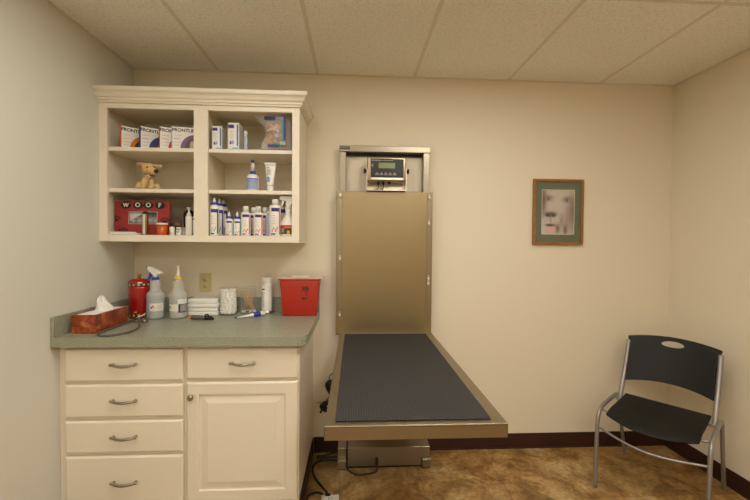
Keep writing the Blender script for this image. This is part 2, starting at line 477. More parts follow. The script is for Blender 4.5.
SH1, SH2, SH0 = 1.849, 1.627, 1.3765      # shelf top heights
for x0, x1s in ((0.0185, 0.5075), (0.5565, UX1-0.0185)):
    for z in (SH1, SH2):
        b = MB(); b.box(x0, x1s, UY+0.021, -0.0135, z-0.021, z, CAB, 0.0015, 1); b.build('shelf', wc)
c = MB()
prof = [(0.0, 2.076), (0.010, 2.076), (0.011, 2.086), (0.017, 2.087), (0.018, 2.098), (0.023, 2.101), (0.027, 2.106), (0.031, 2.116), (0.037, 2.124), (0.043, 2.127), (0.044, 2.130), (0.046, 2.1305), (0.047, 2.146), (0.045, 2.150), (0.0, 2.150)]
v = []; f = []; n = len(prof)
for o_, z in prof: v.append((0.001, UY-o_, z))
for o_, z in prof: v.append((UX1+o_, UY-o_, z))
for o_, z in prof: v.append((UX1+o_, -0.001, z))
for sidx in range(2):
    for i in range(n): f.append([sidx*n+i, sidx*n+(i+1) % n, (sidx+1)*n+(i+1) % n, (sidx+1)*n+i])
f.append(list(range(n))); f.append([2*n+i for i in range(n)][::-1])
c.add(v, f, CAB)
c.build('crown_molding', wc)

# ------------------------------------------------------------------ lift table
lt = thing('lift_table', 'wall-mounted stainless steel exam lift table with a black ribbed mat', 'exam table', (1.55, 0, 0))
def L(mb, name, parent=None):
    o = mb.build(name, parent if parent is not None else lt)
    if parent is None: o.matrix_basis = Matrix.Translation((-1.55, 0, 0))
    return o
b = MB()
for x0, x1s in ((1.268, 1.306), (1.788, 1.827)):
    b.box(x0, x1s, -0.060, -0.001, 0.04, 1.906, STEEL, 0.002, 1)
b.box(1.263, 1.832, -0.066, -0.001, 1.906, 1.944, STEEL, 0.003, 2)
b.box(1.306, 1.788, -0.010, -0.002, 1.890, 1.906, BLACK)
for x in (1.2625, 1.8325): b.sphere((x, -0.05, 1.925), (0.004, 0.006, 0.006), STEEL2, 10)
L(b, 'wall_frame')
b = MB(); b.box(1.270, 1.328, -0.0675, -0.0662, 1.918, 1.936, BLACK, 0.0003, 1)
for i in range(8):
    b.box(1.276+i*0.006, 1.2795+i*0.006, -0.068, -0.0674, 1.924, 1.930, GREYTXT)
o = L(b, 'name_plate'); tag(o, 'small black maker plate')
b = MB(); b.box(1.249, 1.845, -0.082, -0.062, 0.772, 1.660, PANELST, 0.003, 2); L(b, 'back_panel')
for x0, x1s in ((1.263, 1.284), (1.810, 1.831)):
    b = MB(); b.box(x0, x1s, -0.0865, -0.0822, 0.877, 1.652, STEEL, 0.001, 1)
    b.box(x0+0.008, x1s-0.008, -0.0885, -0.0860, 0.88, 1.645, STEEL)
    o = L(b, 'track')
    for z in ((1.63, 1.25, 0.905) if x0 < 1.5 else (1.63, 1.47, 1.13, 1.10)):
        k = MB(); k.box(x0+0.004, x1s-0.004, -0.093, -0.0884, z-0.016, z+0.016, STEEL2, 0.0015, 1); k.sphere(((x0+x1s)/2, -0.094, z-0.006), 0.008, WHITE, 10)
        k.build('clip', o)
b = MB(); b.box(1.307, 1.787, -0.056, -0.046, 0.05, 0.771, STEEL)
b.tube([(1.50, -0.0555, 0.158), (1.50, -0.060, 0.158)], 0.008, BLACK, 12)
b.box(1.532, 1.544, -0.060, -0.0555, 0.13, 0.77, STEEL)
L(b, 'lower_plate')
b = MB()
# platform tray: raised rim, top sheet and lips
X0, X1, Y0, Y1, ZT = 1.274, 1.848, -1.264, -0.084, 0.784
b.box(X0, X1, Y0, Y1, ZT-0.008, ZT, STEEL, 0.0025, 2)
b.box(X0, X1, Y0, Y0+0.003, ZT-0.045, ZT-0.003, STEEL, 0.001, 1)
b.box(X0, X0+0.003, Y0, Y1, ZT-0.045, ZT-0.003, STEEL, 0.001, 1); b.box(X1-0.003, X1, Y0, Y1, ZT-0.045, ZT-0.003, STEEL, 0.001, 1)
b.box(X0, X1, Y1-0.003, Y1, ZT-0.045, ZT-0.003, STEEL, 0.001, 1)
L(b, 'platform')
b = MB(); b.box(1.306, 1.803, -1.236, -0.125, ZT, ZT+0.006, RUBBER, 0.002, 1); o = L(b, 'mat'); tag(o, 'dark grey ribbed rubber mat')
for x in (1.40, 1.70):
    b = MB(); b.prism([(-0.062, 0.772), (-0.9, 0.7755), (-0.9, 0.745), (-0.062, 0.50)], x-0.012, x+0.012, STEEL, axis='x'); L(b, 'support_arm')
b = MB(); b.box(1.322, 1.775, -0.188, -0.061, 0.012, 0.124, STEEL, 0.002, 1)
b.box(1.322, 1.775, -0.182, -0.061, 0.0, 0.012, BLACK)
L(b, 'base_box')
for x0, x1s in ((1.272, 1.3215), (1.7755, 1.825)):
    b = MB(); b.box(x0, x1s, -0.205, -0.061, 0.006, 0.058, STEEL, 0.002, 1); b.box(x0, x1s, -0.178, -0.061, 0.058, 0.118, STEEL, 0.002, 1)
    b.box(x0+0.002, x1s-0.002, -0.200, -0.061, 0.0, 0.006, BLACK)
    L(b, 'foot')
# power socket plug on the base
b = MB(); b.box(1.494, 1.512, -0.215, -0.188, 0.032, 0.066, BLACK, 0.004, 2); L(b, 'plug')
b = MB(); b.tube(spline([(1.503, -0.212, 0.034), (1.497, -0.232, 0.006), (1.44, -0.252, 0.0055), (1.385, -0.255, 0.0055), (1.345, -0.225, 0.0055), (1.328, -0.2095, 0.02), (1.327, -0.2095, 0.08), (1.327, -0.195, 0.14), (1.327, -0.10, 0.30), (1.327, -0.075, 0.5)], 10), 0.0045, CORD, 8); L(b, 'cord')

# scale indicator
si = thing('scale_indicator', 'digital scale display with green screen mounted in the top of the steel frame', 'scale display', (1.555, 0, 1.66))
def S(mb, name): 
    o = mb.build(name, si); o.matrix_basis = Matrix.Translation((-1.555, 0, -1.66)); return o
b = MB(); b.box(1.437, 1.672, -0.118, -0.055, 1.719, 1.864, mat('indicator_case', 'a8977a', 0.35, 0.8), 0.007, 3); S(b, 'housing')
b = MB(); b.box(1.456, 1.656, -0.1195, -0.1182, 1.741, 1.853, BLACK, 0.0005, 1)
S(b, 'face_plate')
b = MB(); b.box(1.458, 1.654, -0.1195, -0.1182, 1.728, 1.739, STEEL2); S(b, 'lower_strip')
b = MB(); b.box(1.504, 1.604, -0.1205, -0.1196, 1.796, 1.829, mat('lcd_screen', '7f8b52', 0.25)); o = S(b, 'screen'); tag(o, 'pale green screen')
KEYM = mat('key_print', '77706a', 0.5)
for i in range(5):
    b = MB(); x = 1.495+i*0.0265
    b.prism([(x-0.011, 1.754), (x+0.011, 1.754), (x+0.011, 1.762), (x, 1.774), (x-0.011, 1.762)], -0.1203, -0.1196, KEYM); S(b, 'key')
b = MB(); b.prism([(1.459, 1.813), (1.467, 1.800), (1.475, 1.813), (1.467, 1.828)], -0.1203, -0.1196, MATS['key_print'])
S(b, 'emblem')
b = MB()
xx = 1.462
for w in (0.009, 0.004, 0.006, 0.012, 0.016): b.box(xx, xx+w, -0.1203, -0.1196, 1.840, 1.846, GREYTXT); xx += w+0.002
for i in range(14): b.box(1.522+i*0.005, 1.5255+i*0.005, -0.1203, -0.1196, 1.841, 1.8445, GREYTXT)
S(b, 'printed_text')
b = MB(); b.box(1.437, 1.67, -0.108, -0.002, 1.663, 1.667, STEEL2); b.box(1.433, 1.4365, -0.108, -0.03, 1.663, 1.80, STEEL2); b.box(1.6725, 1.676, -0.108, -0.03, 1.663, 1.80, STEEL2)
b.box(1.437, 1.67, -0.006, -0.002, 1.667, 1.80, STEEL2); S(b, 'bracket')
for x, sx in ((1.433, -1), (1.676, 1)):
    b = MB(); Mk = Matrix.Translation((x, -0.085, 1.784)) @ Matrix.Rotation(sx*PI/2, 4, 'Y')
    b.lathe([(0.004, 0), (0.006, 0.004), (0.014, 0.007), (0.016, 0.012), (0.014, 0.018)], BLACK, M=Mk, seg=16); S(b, 'knob')
for x, d in ((1.505, 0.012), (1.535, 0.008)):
    b = MB(); b.tube([(x, -0.09, 1.719), (x, -0.09, 1.703)], 0.007, BLACK, 12); b.tube(spline([(x, -0.09, 1.705), (x, -0.09, 1.685), (x-d, -0.08, 1.673), (x-0.05, -0.05, 1.6705)], 6), 0.0035, CORD, 8); S(b, 'cable')
b = MB(); b.tube([(1.572, -0.09, 1.719), (1.572, -0.09, 1.706)], 0.008, BLACK, 12); S(b, 'socket')

# ------------------------------------------------------------------ framed picture
fp = thing('framed_picture', 'wood framed close-up photograph of a grey dog with a green mat, on the back wall', 'picture', (2.685, 0, 1.554))
OAK = mat('oak_frame', '94602c', 0.35, var=0.25, vscale=60)
b = MB(); w, h, fwid = 0.168, 0.213, 0.017
for (x0, x1s, z0, z1) in ((-w, -w+fwid, -h, h), (w-fwid, w, -h, h), (-w+fwid, w-fwid, h-fwid, h), (-w+fwid, w-fwid, -h, -h+fwid)):
    b.box(x0, x1s, -0.022, -0.001, z0, z1, OAK, 0.003, 2)
b.build('frame', fp)
GREENM = mat('green_mat_board', '545d3c', 0.8)
b = MB(); pw, ph = 0.108, 0.144
b.box(-w+0.012, -pw-0.0, -0.012, -0.009, -h+0.012, h-0.012, GREENM); b.box(pw, w-0.012, -0.012, -0.009, -h+0.012, h-0.012, GREENM)
b.box(-pw, pw, -0.012, -0.009, ph, h-0.012, GREENM); b.box(-pw, pw, -0.012, -0.009, -h+0.012, -ph, GREENM)
CREAMB = mat('mat_bevel', 'd8cfae', 0.7)
for (x0, x1s, z0, z1) in ((-pw-0.002, -pw+0.001, -ph, ph), (pw-0.001, pw+0.002, -ph, ph), (-pw, pw, ph-0.001, ph+0.002), (-pw, pw, -ph-0.002, -ph+0.001)):
    b.box(x0, x1s, -0.0125, -0.009, z0, z1, CREAMB)
b.build('mat', fp)
def dogface(u, v):
    # u right, v up, 0..1 : grey dog looking out, a little turned
    base = [0.76, 0.70, 0.65]
    def blob(cu, cv, ru, rv, pw_=2):
        d = ((u-cu)/ru)**2+((v-cv)/rv)**2
        return math.exp(-d**(pw_/2))
    def mixc(c, t, a): return [c[i]*(1-a)+t[i]*a for i in range(3)]
    n = mnoise.noise(Vector((u*7, v*9, 0)))*0.5+mnoise.noise(Vector((u*17, v*21, 3)))*0.35
    c = [x+0.05*n for x in base]
    c = mixc(c, (0.76, 0.74, 0.72), 0.5*blob(0.52, 0.72, 0.18, 0.35))        # bridge of the nose
    c = mixc(c, (0.30, 0.22, 0.18), 0.85*blob(0.03, 0.75, 0.10, 0.35))       # left ear
    c = mixc(c, (0.36, 0.28, 0.25), 0.8*blob(1.0, 0.5, 0.16, 0.40))          # right ear
    c = mixc(c, (0.50, 0.42, 0.38), 0.45*blob(0.80, 0.38, 0.13, 0.25))
    for eu, ev in ((0.20, 0.80), (0.78, 0.77)):
        c = mixc(c, (0.36, 0.28, 0.24), 0.8*blob(eu, ev+0.025, 0.13, 0.05))
        c = mixc(c, (0.40, 0.32, 0.28), 0.6*blob(eu, ev-0.035, 0.11, 0.02))
        c = mixc(c, (0.80, 0.72, 0.55), 0.9*blob(eu+0.02, ev, 0.055, 0.026))
        c = mixc(c, (0.08, 0.05, 0.05), 1.0*blob(eu+0.01, ev, 0.030, 0.024, 3))
    c = mixc(c, (0.30, 0.22, 0.20), 0.95*blob(0.27, 0.45, 0.20, 0.062, 3))
    c = mixc(c, (0.07, 0.05, 0.05), 1.0*blob(0.19, 0.425, 0.055, 0.026, 3))
    c = mixc(c, (0.07, 0.05, 0.05), 1.0*blob(0.37, 0.42, 0.055, 0.026, 3))
    c = mixc(c, (0.60, 0.55, 0.54), 0.6*blob(0.28, 0.50, 0.12, 0.016))
    c = mixc(c, (0.42, 0.34, 0.31), 0.6*blob(0.28, 0.32, 0.02, 0.07))
    c = mixc(c, (0.16, 0.08, 0.08), 1.0*blob(0.27, 0.205, 0.15, 0.030, 3))
    c = mixc(c, (0.24, 0.16, 0.15), 0.8*blob(0.50, 0.13, 0.07, 0.09))
    c = mixc(c, (0.88, 0.62, 0.58), 1.0*blob(0.29, 0.10, 0.17, 0.055, 5))
    c = mixc(c, (0.28, 0.20, 0.18), 0.8*blob(0.74, 0.10, 0.06, 0.12))
    c = mixc(c, (0.38, 0.31, 0.28), 0.5*blob(0.62, 0.30, 0.06, 0.14))
    c = mixc(c, (0.80, 0.80, 0.80), 0.5*blob(0.06, 0.22, 0.06, 0.22))
    return [min(max(x, 0), 1) for x in c]
printed('photograph', 2*pw, 2*ph, 54, 72, dogface, fp, Matrix.Translation((0, -0.0085, 0)))
b = MB(); b.box(-w+0.014, w-0.014, -0.0155, -0.0145, -h+0.014, h-0.014, mat('picture_glass', 'ffffff', 0.03, alpha=0.03)); b.build('glass', fp)

# wall outlet
wo = thing('wall_outlet', 'ivory duplex wall outlet above the worktop backsplash', 'outlet', (0.433, 0, 1.087))
IV = mat('ivory_plastic', 'cdbd88', 0.35)
b = MB(); b.box(-0.035, 0.035, -0.006, -0.001, -0.058, 0.058, IV, 0.002, 2); b.build('plate', wo)
for z in (0.02, -0.02):
    b = MB(); b.lathe([(0.0165, 0), (0.0165, 0.002)], IV, M=Matrix.Translation((0, -0.0055, z)) @ Matrix.Rotation(PI/2, 4, 'X') @ Matrix.Diagonal((1, 0.85, 1, 1)), seg=20)
    for x in (-0.006, 0.006): b.box(x-0.001, x+0.001, -0.0078, -0.0074, z, z+0.008, BLACK)
    b.box(-0.002, 0.002, -0.0078, -0.0074, z-0.009, z-0.005, BLACK)
    b.build('receptacle', wo)

# ------------------------------------------------------------------ chair
ch = thing('stacking_chair', 'black plastic stacking chair with grey tube frame in the right corner', 'chair', (2.704, -0.410, 0), 0)
A = 0.664
vd = Vector((math.cos(A), math.sin(A), 0)); ud = Vector((math.sin(A), -math.cos(A), 0))
def CP(s, d, z): return ud*s+vd*d+Vector((0, 0, z))
CW = 0.474
for side in (0, 1):
    s = 0 if side == 0 else CW; inn = 0.026 if side == 0 else -0.020
    b = MB(); b.tube(spline([CP(s, 0.0, 0.0), CP(s, 0.012, 0.20), CP(s, 0.022, 0.35), CP(s, 0.040, 0.400), CP(s, 0.090, 0.427), CP(s, 0.24, 0.436), CP(s, 0.335, 0.432), CP(s, 0.375, 0.412)], 8), 0.0135, CHAIRM, 14, flat=0.75); b.build('front_leg', ch)
    b = MB(); b.tube(spline([CP(s, 0.365, 0.422), CP(s, 0.405, 0.33), CP(s, 0.47, 0.13), CP(s, 0.520, 0.0)], 8), 0.0125, CHAIRM, 12, flat=0.8); b.build('rear_leg', ch)
    b = MB(); b.tube(spline([CP(s+inn, 0.305, 0.405), CP(s+inn, 0.325, 0.46), CP(s+inn, 0.40, 0.60), CP(s+inn, 0.460, 0.752)], 8), 0.0145, CHAIRM, 14, flat=0.9)
    b.tube([CP(s, 0.310, 0.434), CP(s+inn, 0.312, 0.426)], 0.009, CHAIRM, 10)
    b.build('back_upright', ch)
b = MB(); b.tube(spline([CP(0, 0.022, 0.335)]+[CP(CW*t, 0.022-0.055*math.sin(PI*t), 0.335-0.012*t-0.022*math.sin(PI*t)) for t in (0.12, 0.25, 0.4, 0.5, 0.6, 0.75, 0.88)]+[CP(CW, 0.022, 0.32)], 5), 0.0065, CHAIRM, 10); b.build('stretcher', ch)
b = MB()
b.tube([CP(0, 0.075, 0.420), CP(0.03, 0.075, 0.410), CP(CW-0.03, 0.075, 0.410), CP(CW, 0.075, 0.420)], 0.007, CHAIRM, 10)
b.tube([CP(0, 0.30, 0.432), CP(0.03, 0.30, 0.415), CP(CW-0.03, 0.30, 0.415), CP(CW, 0.30, 0.432)], 0.007, CHAIRM, 10)
b.build('seat_rail', ch)
def shell(nx, ny, fn, th, m, hole=None, el=None):
    mb = MB(); keep = []; cut = set(); kept = set()
    uv = [[i/nx, j/ny] for j in range(ny+1) for i in range(nx+1)]
    for j in range(ny):
        for i in range(nx):
            q = [j*(nx+1)+i, j*(nx+1)+i+1, (j+1)*(nx+1)+i+1, (j+1)*(nx+1)+i]
            if hole and hole((i+0.5)/nx, (j+0.5)/ny): cut.update(q); continue
            keep.append(q); kept.update(q)
    for k in cut & kept:             # rim of the cut-out follows the ellipse exactly
        a, b_ = (uv[k][0]-el[0])/el[2], (uv[k][1]-el[1])/el[3]; n = math.hypot(a, b_)
        uv[k] = [el[0]+el[2]*a/n, el[1]+el[3]*b_/n]
    me_v = [fn(a, b_) for a, b_ in uv]
    mb.add(me_v, keep, m, True)
    for v_ in [v_ for v_ in mb.bm.verts if not v_.link_faces]: mb.bm.verts.remove(v_)
    return mb
def with_solid(o, th, bev=0.0, sub=0):
    md = o.modifiers.new('solid', 'SOLIDIFY'); md.thickness = th; md.offset = 0
    if bev:
        m2 = o.modifiers.new('bev', 'BEVEL'); m2.width = bev; m2.segments = 2; m2.limit_method = 'ANGLE'
    dg = bpy.context.evaluated_depsgraph_get(); me = bpy.data.meshes.new_from_object(o.evaluated_get(dg))
    o.modifiers.clear(); o.data = me
    return o
def seat_fn(u, t):
    # u across, t from rear (0) to front (1)
    s = 0.040+(CW-0.080)*u; c = 1-(2*u-1)**2
    edge = 1-abs(2*u-1)**6
    d = 0.365-(0.365-0.025+0.050*c)*t
    z = 0.430-0.018*c*math.sin(PI*min(1, t*1.1))
    z += 0.010*(1-t)**3
    if t > 0.72: z -= 0.040*((t-0.72)/0.28)**1.8*(0.45+0.55*c)
    return CP(s, d, z)
o = shell(28, 24, seat_fn, 0, BLACKP).build('seat', ch); with_solid(o, 0.010, 0.003)
NXB, NYB = 72, 44
def back_fn(u, t):
    c = 1-(2*u-1)**2
    c = 1-(2*u-1)**2
    wd = 0.006*(t**2)
    lip = 0.016*min(1, max(0, (t-0.90)/0.04)); lo = 0.039-lip-wd*0.3; hi = CW-0.034+lip+wd*0.3
    s = lo+(hi-lo)*u
    zb = 0.527+0.020*c; zt = 0.776+0.022*c
    z = zb+(zt-zb)*t
    d = 0.325+(z-0.46)*0.44+0.045*c-0.012*c*t
    return CP(s, d, z)
HOLE = (0.5, 0.845, 0.135, 0.070)
def hole(u, t): return ((u-HOLE[0])/HOLE[2])**2+((t-HOLE[1])/HOLE[3])**2 < 1.0
o = shell(NXB, NYB, back_fn, 0, BLACKP, hole, HOLE).build('backrest', ch); with_solid(o, 0.011, 0.003)

# ------------------------------------------------------------------ things on the worktop
E0 = 0.0004
Zc = CT+E0
# tissue box in a wooden cover
tb = thing('tissue_box', 'reddish burl wood tissue box by the left wall, white tissue sticking out', 'tissue box', (0.0945, -0.449, Zc), 0)
hx, hy, hz = 0.0535, 0.127, 0.089
b = MB()
b.box(-hx, hx, -hy, -hy+0.006, 0.006, hz, BURL); b.box(-hx, hx, hy-0.006, hy, 0.006, hz, BURL)
b.box(-hx, -hx+0.006, -hy+0.006, hy-0.006, 0.006, hz, BURL); b.box(hx-0.006, hx, -hy+0.006, hy-0.006, 0.006, hz, BURL)
b.box(-hx-0.001, hx+0.001, -hy-0.001, hy+0.001, 0, 0.006, BURL, 0.001, 1)
b.build('cover', tb)
b = MB(); b.box(-hx+0.007, hx-0.007, -hy+0.007, hy-0.007, 0.0065, hz-0.002, PAPER, 0.002, 1); b.build('carton', tb)
v = []; f = []; NA, NH = 40, 14
for j in range(NH+1):
    t = j/NH
    for i in range(NA):
        a = 2*PI*i/NA
        r = (0.024*(1-t)**0.9+0.013)*(1+0.26*math.sin(4*a+3*t)+0.20*math.sin(7*a+6*t))*(1 if t < 0.85 else 1-0.5*(t-0.85)/0.15)
        v.append((r*math.cos(a)*0.8-0.010*t+0.004*math.sin(6*t), 0.03+r*math.sin(a)*1.2-0.015*t, hz-0.003+t*(0.062+0.014*math.sin(2*a+1))))
for j in range(NH):
    for i in range(NA): f.append([j*NA+i, j*NA+(i+1) % NA, (j+1)*NA+(i+1) % NA, (j+1)*NA+i])
f.append([NH*NA+i for i in range(NA)])
b = MB(); b.add(v, f, PAPER, True); b.build('tissue', tb)

# red canister
tc_ = thing('treat_canister', 'red metal canister with checkered bands and gold knob, in the worktop corner', 'canister', (0.132, -0.182, Zc))
RED = mat('red_enamel', 'a31410', 0.25, coat=0.4); GOLD = mat('gold_metal', 'b08d4a', 0.35, 0.9)
b = MB(); b.lathe([(0.050, 0), (0.054, 0.003), (0.0545, 0.17), (0.054, 0.186)], RED); b.build('body', tc_)
b = MB(); b.lathe([(0.0550, 0.180), (0.0560, 0.184), (0.056, 0.199), (0.052, 0.211), (0.040, 0.219), (0.02, 0.223), (0.001, 0.224)], RED); b.build('lid', tc_)
b = MB(); b.lathe([(0.009, 0.222), (0.008, 0.231), (0.011, 0.236), (0.011, 0.245), (0.007, 0.248)], GOLD, seg=16); b.build('knob', tc_)
for z0, z1, r in ((0.010, 0.028, 0.0552), (0.184, 0.198, 0.0568)):
    b = MB(); b.lathe([(r-0.001, z0), (r, z0+0.001), (r, z1-0.001), (r-0.001, z1)], BLACK)
    for k_ in range(14): b.patch(r+0.0004, k_*360/14-6, k_*360/14+6, z0+0.003, z1-0.003, YELLOW if z0 < 0.1 else mat('cream_print', 'd9c887', 0.4), n=3)
    b.build('checkered_band', tc_)
b = MB()   # white patch on the lid, yellow patch low on the body
b.patch(0.0565, 20, 42, 0.2005, 0.206, WHITE, n=4); b.patch(0.0549, 0, 16, 0.036, 0.041, YELLOW, n=4)
b.build('print', tc_)

def bottle_body(mb, m, s=1.0):
    mb.lathe([(0.040*s, 0), (0.046*s, 0.004), (0.047*s, 0.012), (0.0465*s, 0.128), (0.045*s, 0.140), (0.038*s, 0.149), (0.030*s, 0.156), (0.0285*s, 0.172), (0.0265*s, 0.205), (0.022*s, 0.214), (0.018*s, 0.222)], m)
# spray bottle
sb = thing('spray_bottle', 'translucent spray bottle of blue liquid with a blue and white trigger', 'spray bottle', (0.232, -0.200, Zc))
b = MB(); bottle_body(b, FROST); b.build('bottle', sb)
b = MB(); b.lathe([(0.038, 0.003), (0.0445, 0.007), (0.0452, 0.013), (0.0448, 0.100)], mat('blue_liquid', '8da3ab', 0.2)); o = b.build('liquid', sb); tag(o, 'pale blue liquid')
b = MB(); b.patch(0.0478, -12, 76, 0.046, 0.089, CARD); b.patch(0.0482, -5, 7, 0.061, 0.071, BLUE, n=3); b.patch(0.0482, 6, 16, 0.068, 0.078, REDP, n=3); b.patch(0.0482, 14, 26, 0.060, 0.070, YELLOW, n=3)
for i in range(4): b.patch(0.0482, 34, 66, 0.058+i*0.006, 0.0595+i*0.006, GREYTXT, n=4)
b.build('label', sb)
b = MB(); b.lathe([(0.018, 0.216), (0.020, 0.218), (0.020, 0.230), (0.017, 0.234)], BLUE, seg=20); b.build('collar', sb)
b = MB()
b.lathe([(0.012, 0.233), (0.012, 0.252)], WHITE, seg=16)
b.prism([(-0.042, 0.288), (-0.036, 0.296), (-0.012, 0.290), (0.038, 0.262), (0.040, 0.255), (0.012, 0.248), (-0.014, 0.248), (-0.024, 0.262), (-0.040, 0.274)], -0.011, 0.011, WHITE)
b.build('spray_head', sb)
b = MB(); b.prism([(-0.047, 0.282), (-0.047, 0.294), (-0.036, 0.297), (-0.034, 0.283)], -0.009, 0.009, BLUE)
b.prism([(-0.030, 0.262), (-0.018, 0.258), (-0.022, 0.240), (-0.036, 0.214), (-0.043, 0.216), (-0.034, 0.240)], -0.007, 0.007, BLUE); b.build('trigger', sb)
# squirt bottle
qb = thing('squirt_bottle', 'translucent squeeze bottle with a yellow collar and white spout, beside the folded towels', 'squeeze bottle', (0.355, -0.194, Zc))
b = MB(); bottle_body(b, FROST); b.build('bottle', qb)
b = MB(); b.lathe([(0.038, 0.003), (0.0445, 0.007), (0.0452, 0.013), (0.0448, 0.088)], mat('clear_liquid', 'bdbdb4', 0.2)); b.build('liquid', qb)
b = MB(); b.patch(0.0478, -46, 24, 0.044, 0.084, CARD); b.patch(0.0482, -42, -30, 0.060, 0.072, REDP, n=3); b.patch(0.0482, -32, -25, 0.062, 0.068, YELLOW, n=3)
b.patch(0.0480, 20, 85, 0.084, 0.112, CARD); b.patch(0.0480, 24, 85, 0.036, 0.084, mat('label_black', '2c2f38', 0.5))
for i in range(6): b.patch(0.0484, 36, 78, 0.042+i*0.0065, 0.047+i*0.0065, GREYTXT, n=5)
b.build('label', qb)
b = MB(); b.lathe([(0.018, 0.216), (0.020, 0.218), (0.020, 0.230), (0.017, 0.234)], YELLOW, seg=20); b.build('collar', qb)
b = MB(); b.lathe([(0.013, 0.233), (0.011, 0.250), (0.007, 0.270), (0.006, 0.282), (0.0075, 0.286), (0.0075, 0.298), (0.004, 0.300)], WHITE, seg=16); b.build('spout', qb)

# folded white towels, two packs
def towel(name, label, z, h, sx):
    o_ = thing(name, label, 'towels', (0.470, -0.087, z), 0, 'folded towels by the outlet')
    n = 2
    for k_ in range(n):
        b_ = MB(); zz0 = h*k_/n+0.0003; zz1 = h*(k_+1)/n-0.0006; off = 0.004*((k_ % 2)) 
        b_.box(-0.087*sx, 0.087*sx-off, -0.058+off, 0.058, zz0, zz1, PAPER, min(0.006, (zz1-zz0)*0.42), 3); b_.build('fold', o_)
    return o_
towel('folded_towel', 'lower of the two folded white towels below the outlet', Zc, 0.046, 1.0)
towel('folded_towel', 'upper of the two folded white towels below the outlet', Zc+0.0464, 0.052, 1.0)

# little otoscope-like torch
oh = thing('penlight', 'grey penlight with orange end cap and black head, before the folded towels', 'instrument', (0.450, -0.248, Zc), -0.20)
RX = Matrix.Rotation(PI/2, 4, 'Y')
b = MB(); b.lathe([(0.012, 0.006), (0.0125, 0.008), (0.0125, 0.070), (0.0115, 0.085)], mat('dark_grip', '6d655c', 0.45, 0.3), M=Matrix.Translation((0, 0, 0.0126)) @ RX, seg=20); b.build('handle', oh)
b = MB(); b.lathe([(0.009, -0.001), (0.0125, 0.0), (0.0128, 0.006)], ORANGE, M=Matrix.Translation((0, 0, 0.0128)) @ RX, seg=20); b.build('end_cap', oh)
b = MB(); b.lathe([(0.0115, 0.085), (0.013, 0.088), (0.013, 0.098), (0.008, 0.104)], BLACK, M=Matrix.Translation((0, 0, 0.0131)) @ RX, seg=20)
b.tube(spline([(0.084, 0, 0.024), (0.092, 0, 0.032), (0.102, 0, 0.030), (0.106, 0, 0.020)], 6), 0.004, BLACK, 8)
b.sphere((0.115, 0, 0.013), (0.013, 0.012, 0.0125), BLACK, 14); b.lathe([(0.006, 0.120), (0.008, 0.130), (0.008, 0.134)], mat('dark_green', '26332c', 0.4), M=Matrix.Translation((0, 0, 0.010)) @ RX, seg=16)
b.build('head', oh)

# jars
def jar(label, loc):
    j = thing('clear_jar', label, 'jar', loc, 0, 'clear acrylic jars on the worktop')
    b_ = MB(); R1, R2, hh = 0.0505, 0.0485, 0.160
    b_.lathe([(R1-0.002, 0), (R1, 0.002), (R1, hh), (R2, hh), (R2, 0.005), (0.001, 0.004)], GLASS, seg=36); b_.build('jar_body', j)
    b_ = MB(); b_.tube([(R1*math.cos(2*PI*i/36)*0.99, R1*math.sin(2*PI*i/36)*0.99, hh) for i in range(36)], 0.0014, mat('acrylic_rim', 'd8d6ce', 0.1, alpha=0.6), 6, closed=True); b_.build('rim', j)
    return j
jar('clear cylindrical jar filled with white cotton balls', (0.608, -0.101, Zc))
jar('clear cylindrical jar holding wooden cotton swabs', (0.717, -0.073, Zc))
random.seed(3)
b = MB(); COT = mat('cotton', 'f7f3ea', 0.95, bump=0.3, bscale=300)
for layer in range(9):
    z = 0.016+layer*0.0155
    for r, n in ((0.0325, 10), (0.015, 4), (0, 1)):
        ph = random.random()*6
        for k_ in range(n):
            a = ph+2*PI*k_/n; q = random.uniform(0.0135, 0.0158)
            b.sphere((r*math.cos(a), r*math.sin(a), z+random.uniform(-0.003, 0.003)), (q, q*random.uniform(0.9, 1.1), q*0.92), COT, 10)
o = b.build('cotton_balls'); o.location = (0.608, -0.101, Zc+0.0015)
tag(o, 'heap of white cotton balls filling the clear jar', 'cotton', kind='stuff')
WOODST = mat('birch_stick', 'd2ac78', 0.6)
proto = None
random.seed(11)
for i in range(28):
    a = random.uniform(0, 2*PI); rb = random.uniform(0.026, 0.042); tw = random.uniform(1.7, 2.5); rt_ = random.uniform(0.034, 0.044)
    p0 = Vector((rb*math.cos(a), rb*math.sin(a), 0.0085)); p1 = Vector((rt_*math.cos(a+tw), rt_*math.sin(a+tw), 0))
    Ls = random.uniform(0.136, 0.146); hd = (p1-Vector((p0.x, p0.y, 0))).length; p1.z = p0.z+math.sqrt(max(1e-4, Ls*Ls-hd*hd))
    dirv = (p1-p0).normalized(); q = dirv.to_track_quat('Z', 'Y')
    if proto is None:
        r_ = thing('cotton_swab', 'wooden cotton swab standing in the clear jar', 'cotton swab', (0, 0, 0), 0, 'cotton swabs in the jar')
        b = MB(); b.tube([(0, 0, 0), (0, 0, 0.142)], 0.0015, WOODST, 6); b.build('stick', r_)
        b = MB(); b.sphere((0, 0, 0.004), (0.0028, 0.0028, 0.008), COT, 8); b.build('cotton_tip', r_)
        proto = r_
    else: r_ = dup(proto, (0, 0, 0))
    r_.rotation_mode = 'QUATERNION'; r_.rotation_quaternion = q
    r_.location = Vector((0.717, -0.073, Zc))+p0+Vector((0, 0, 0.004))

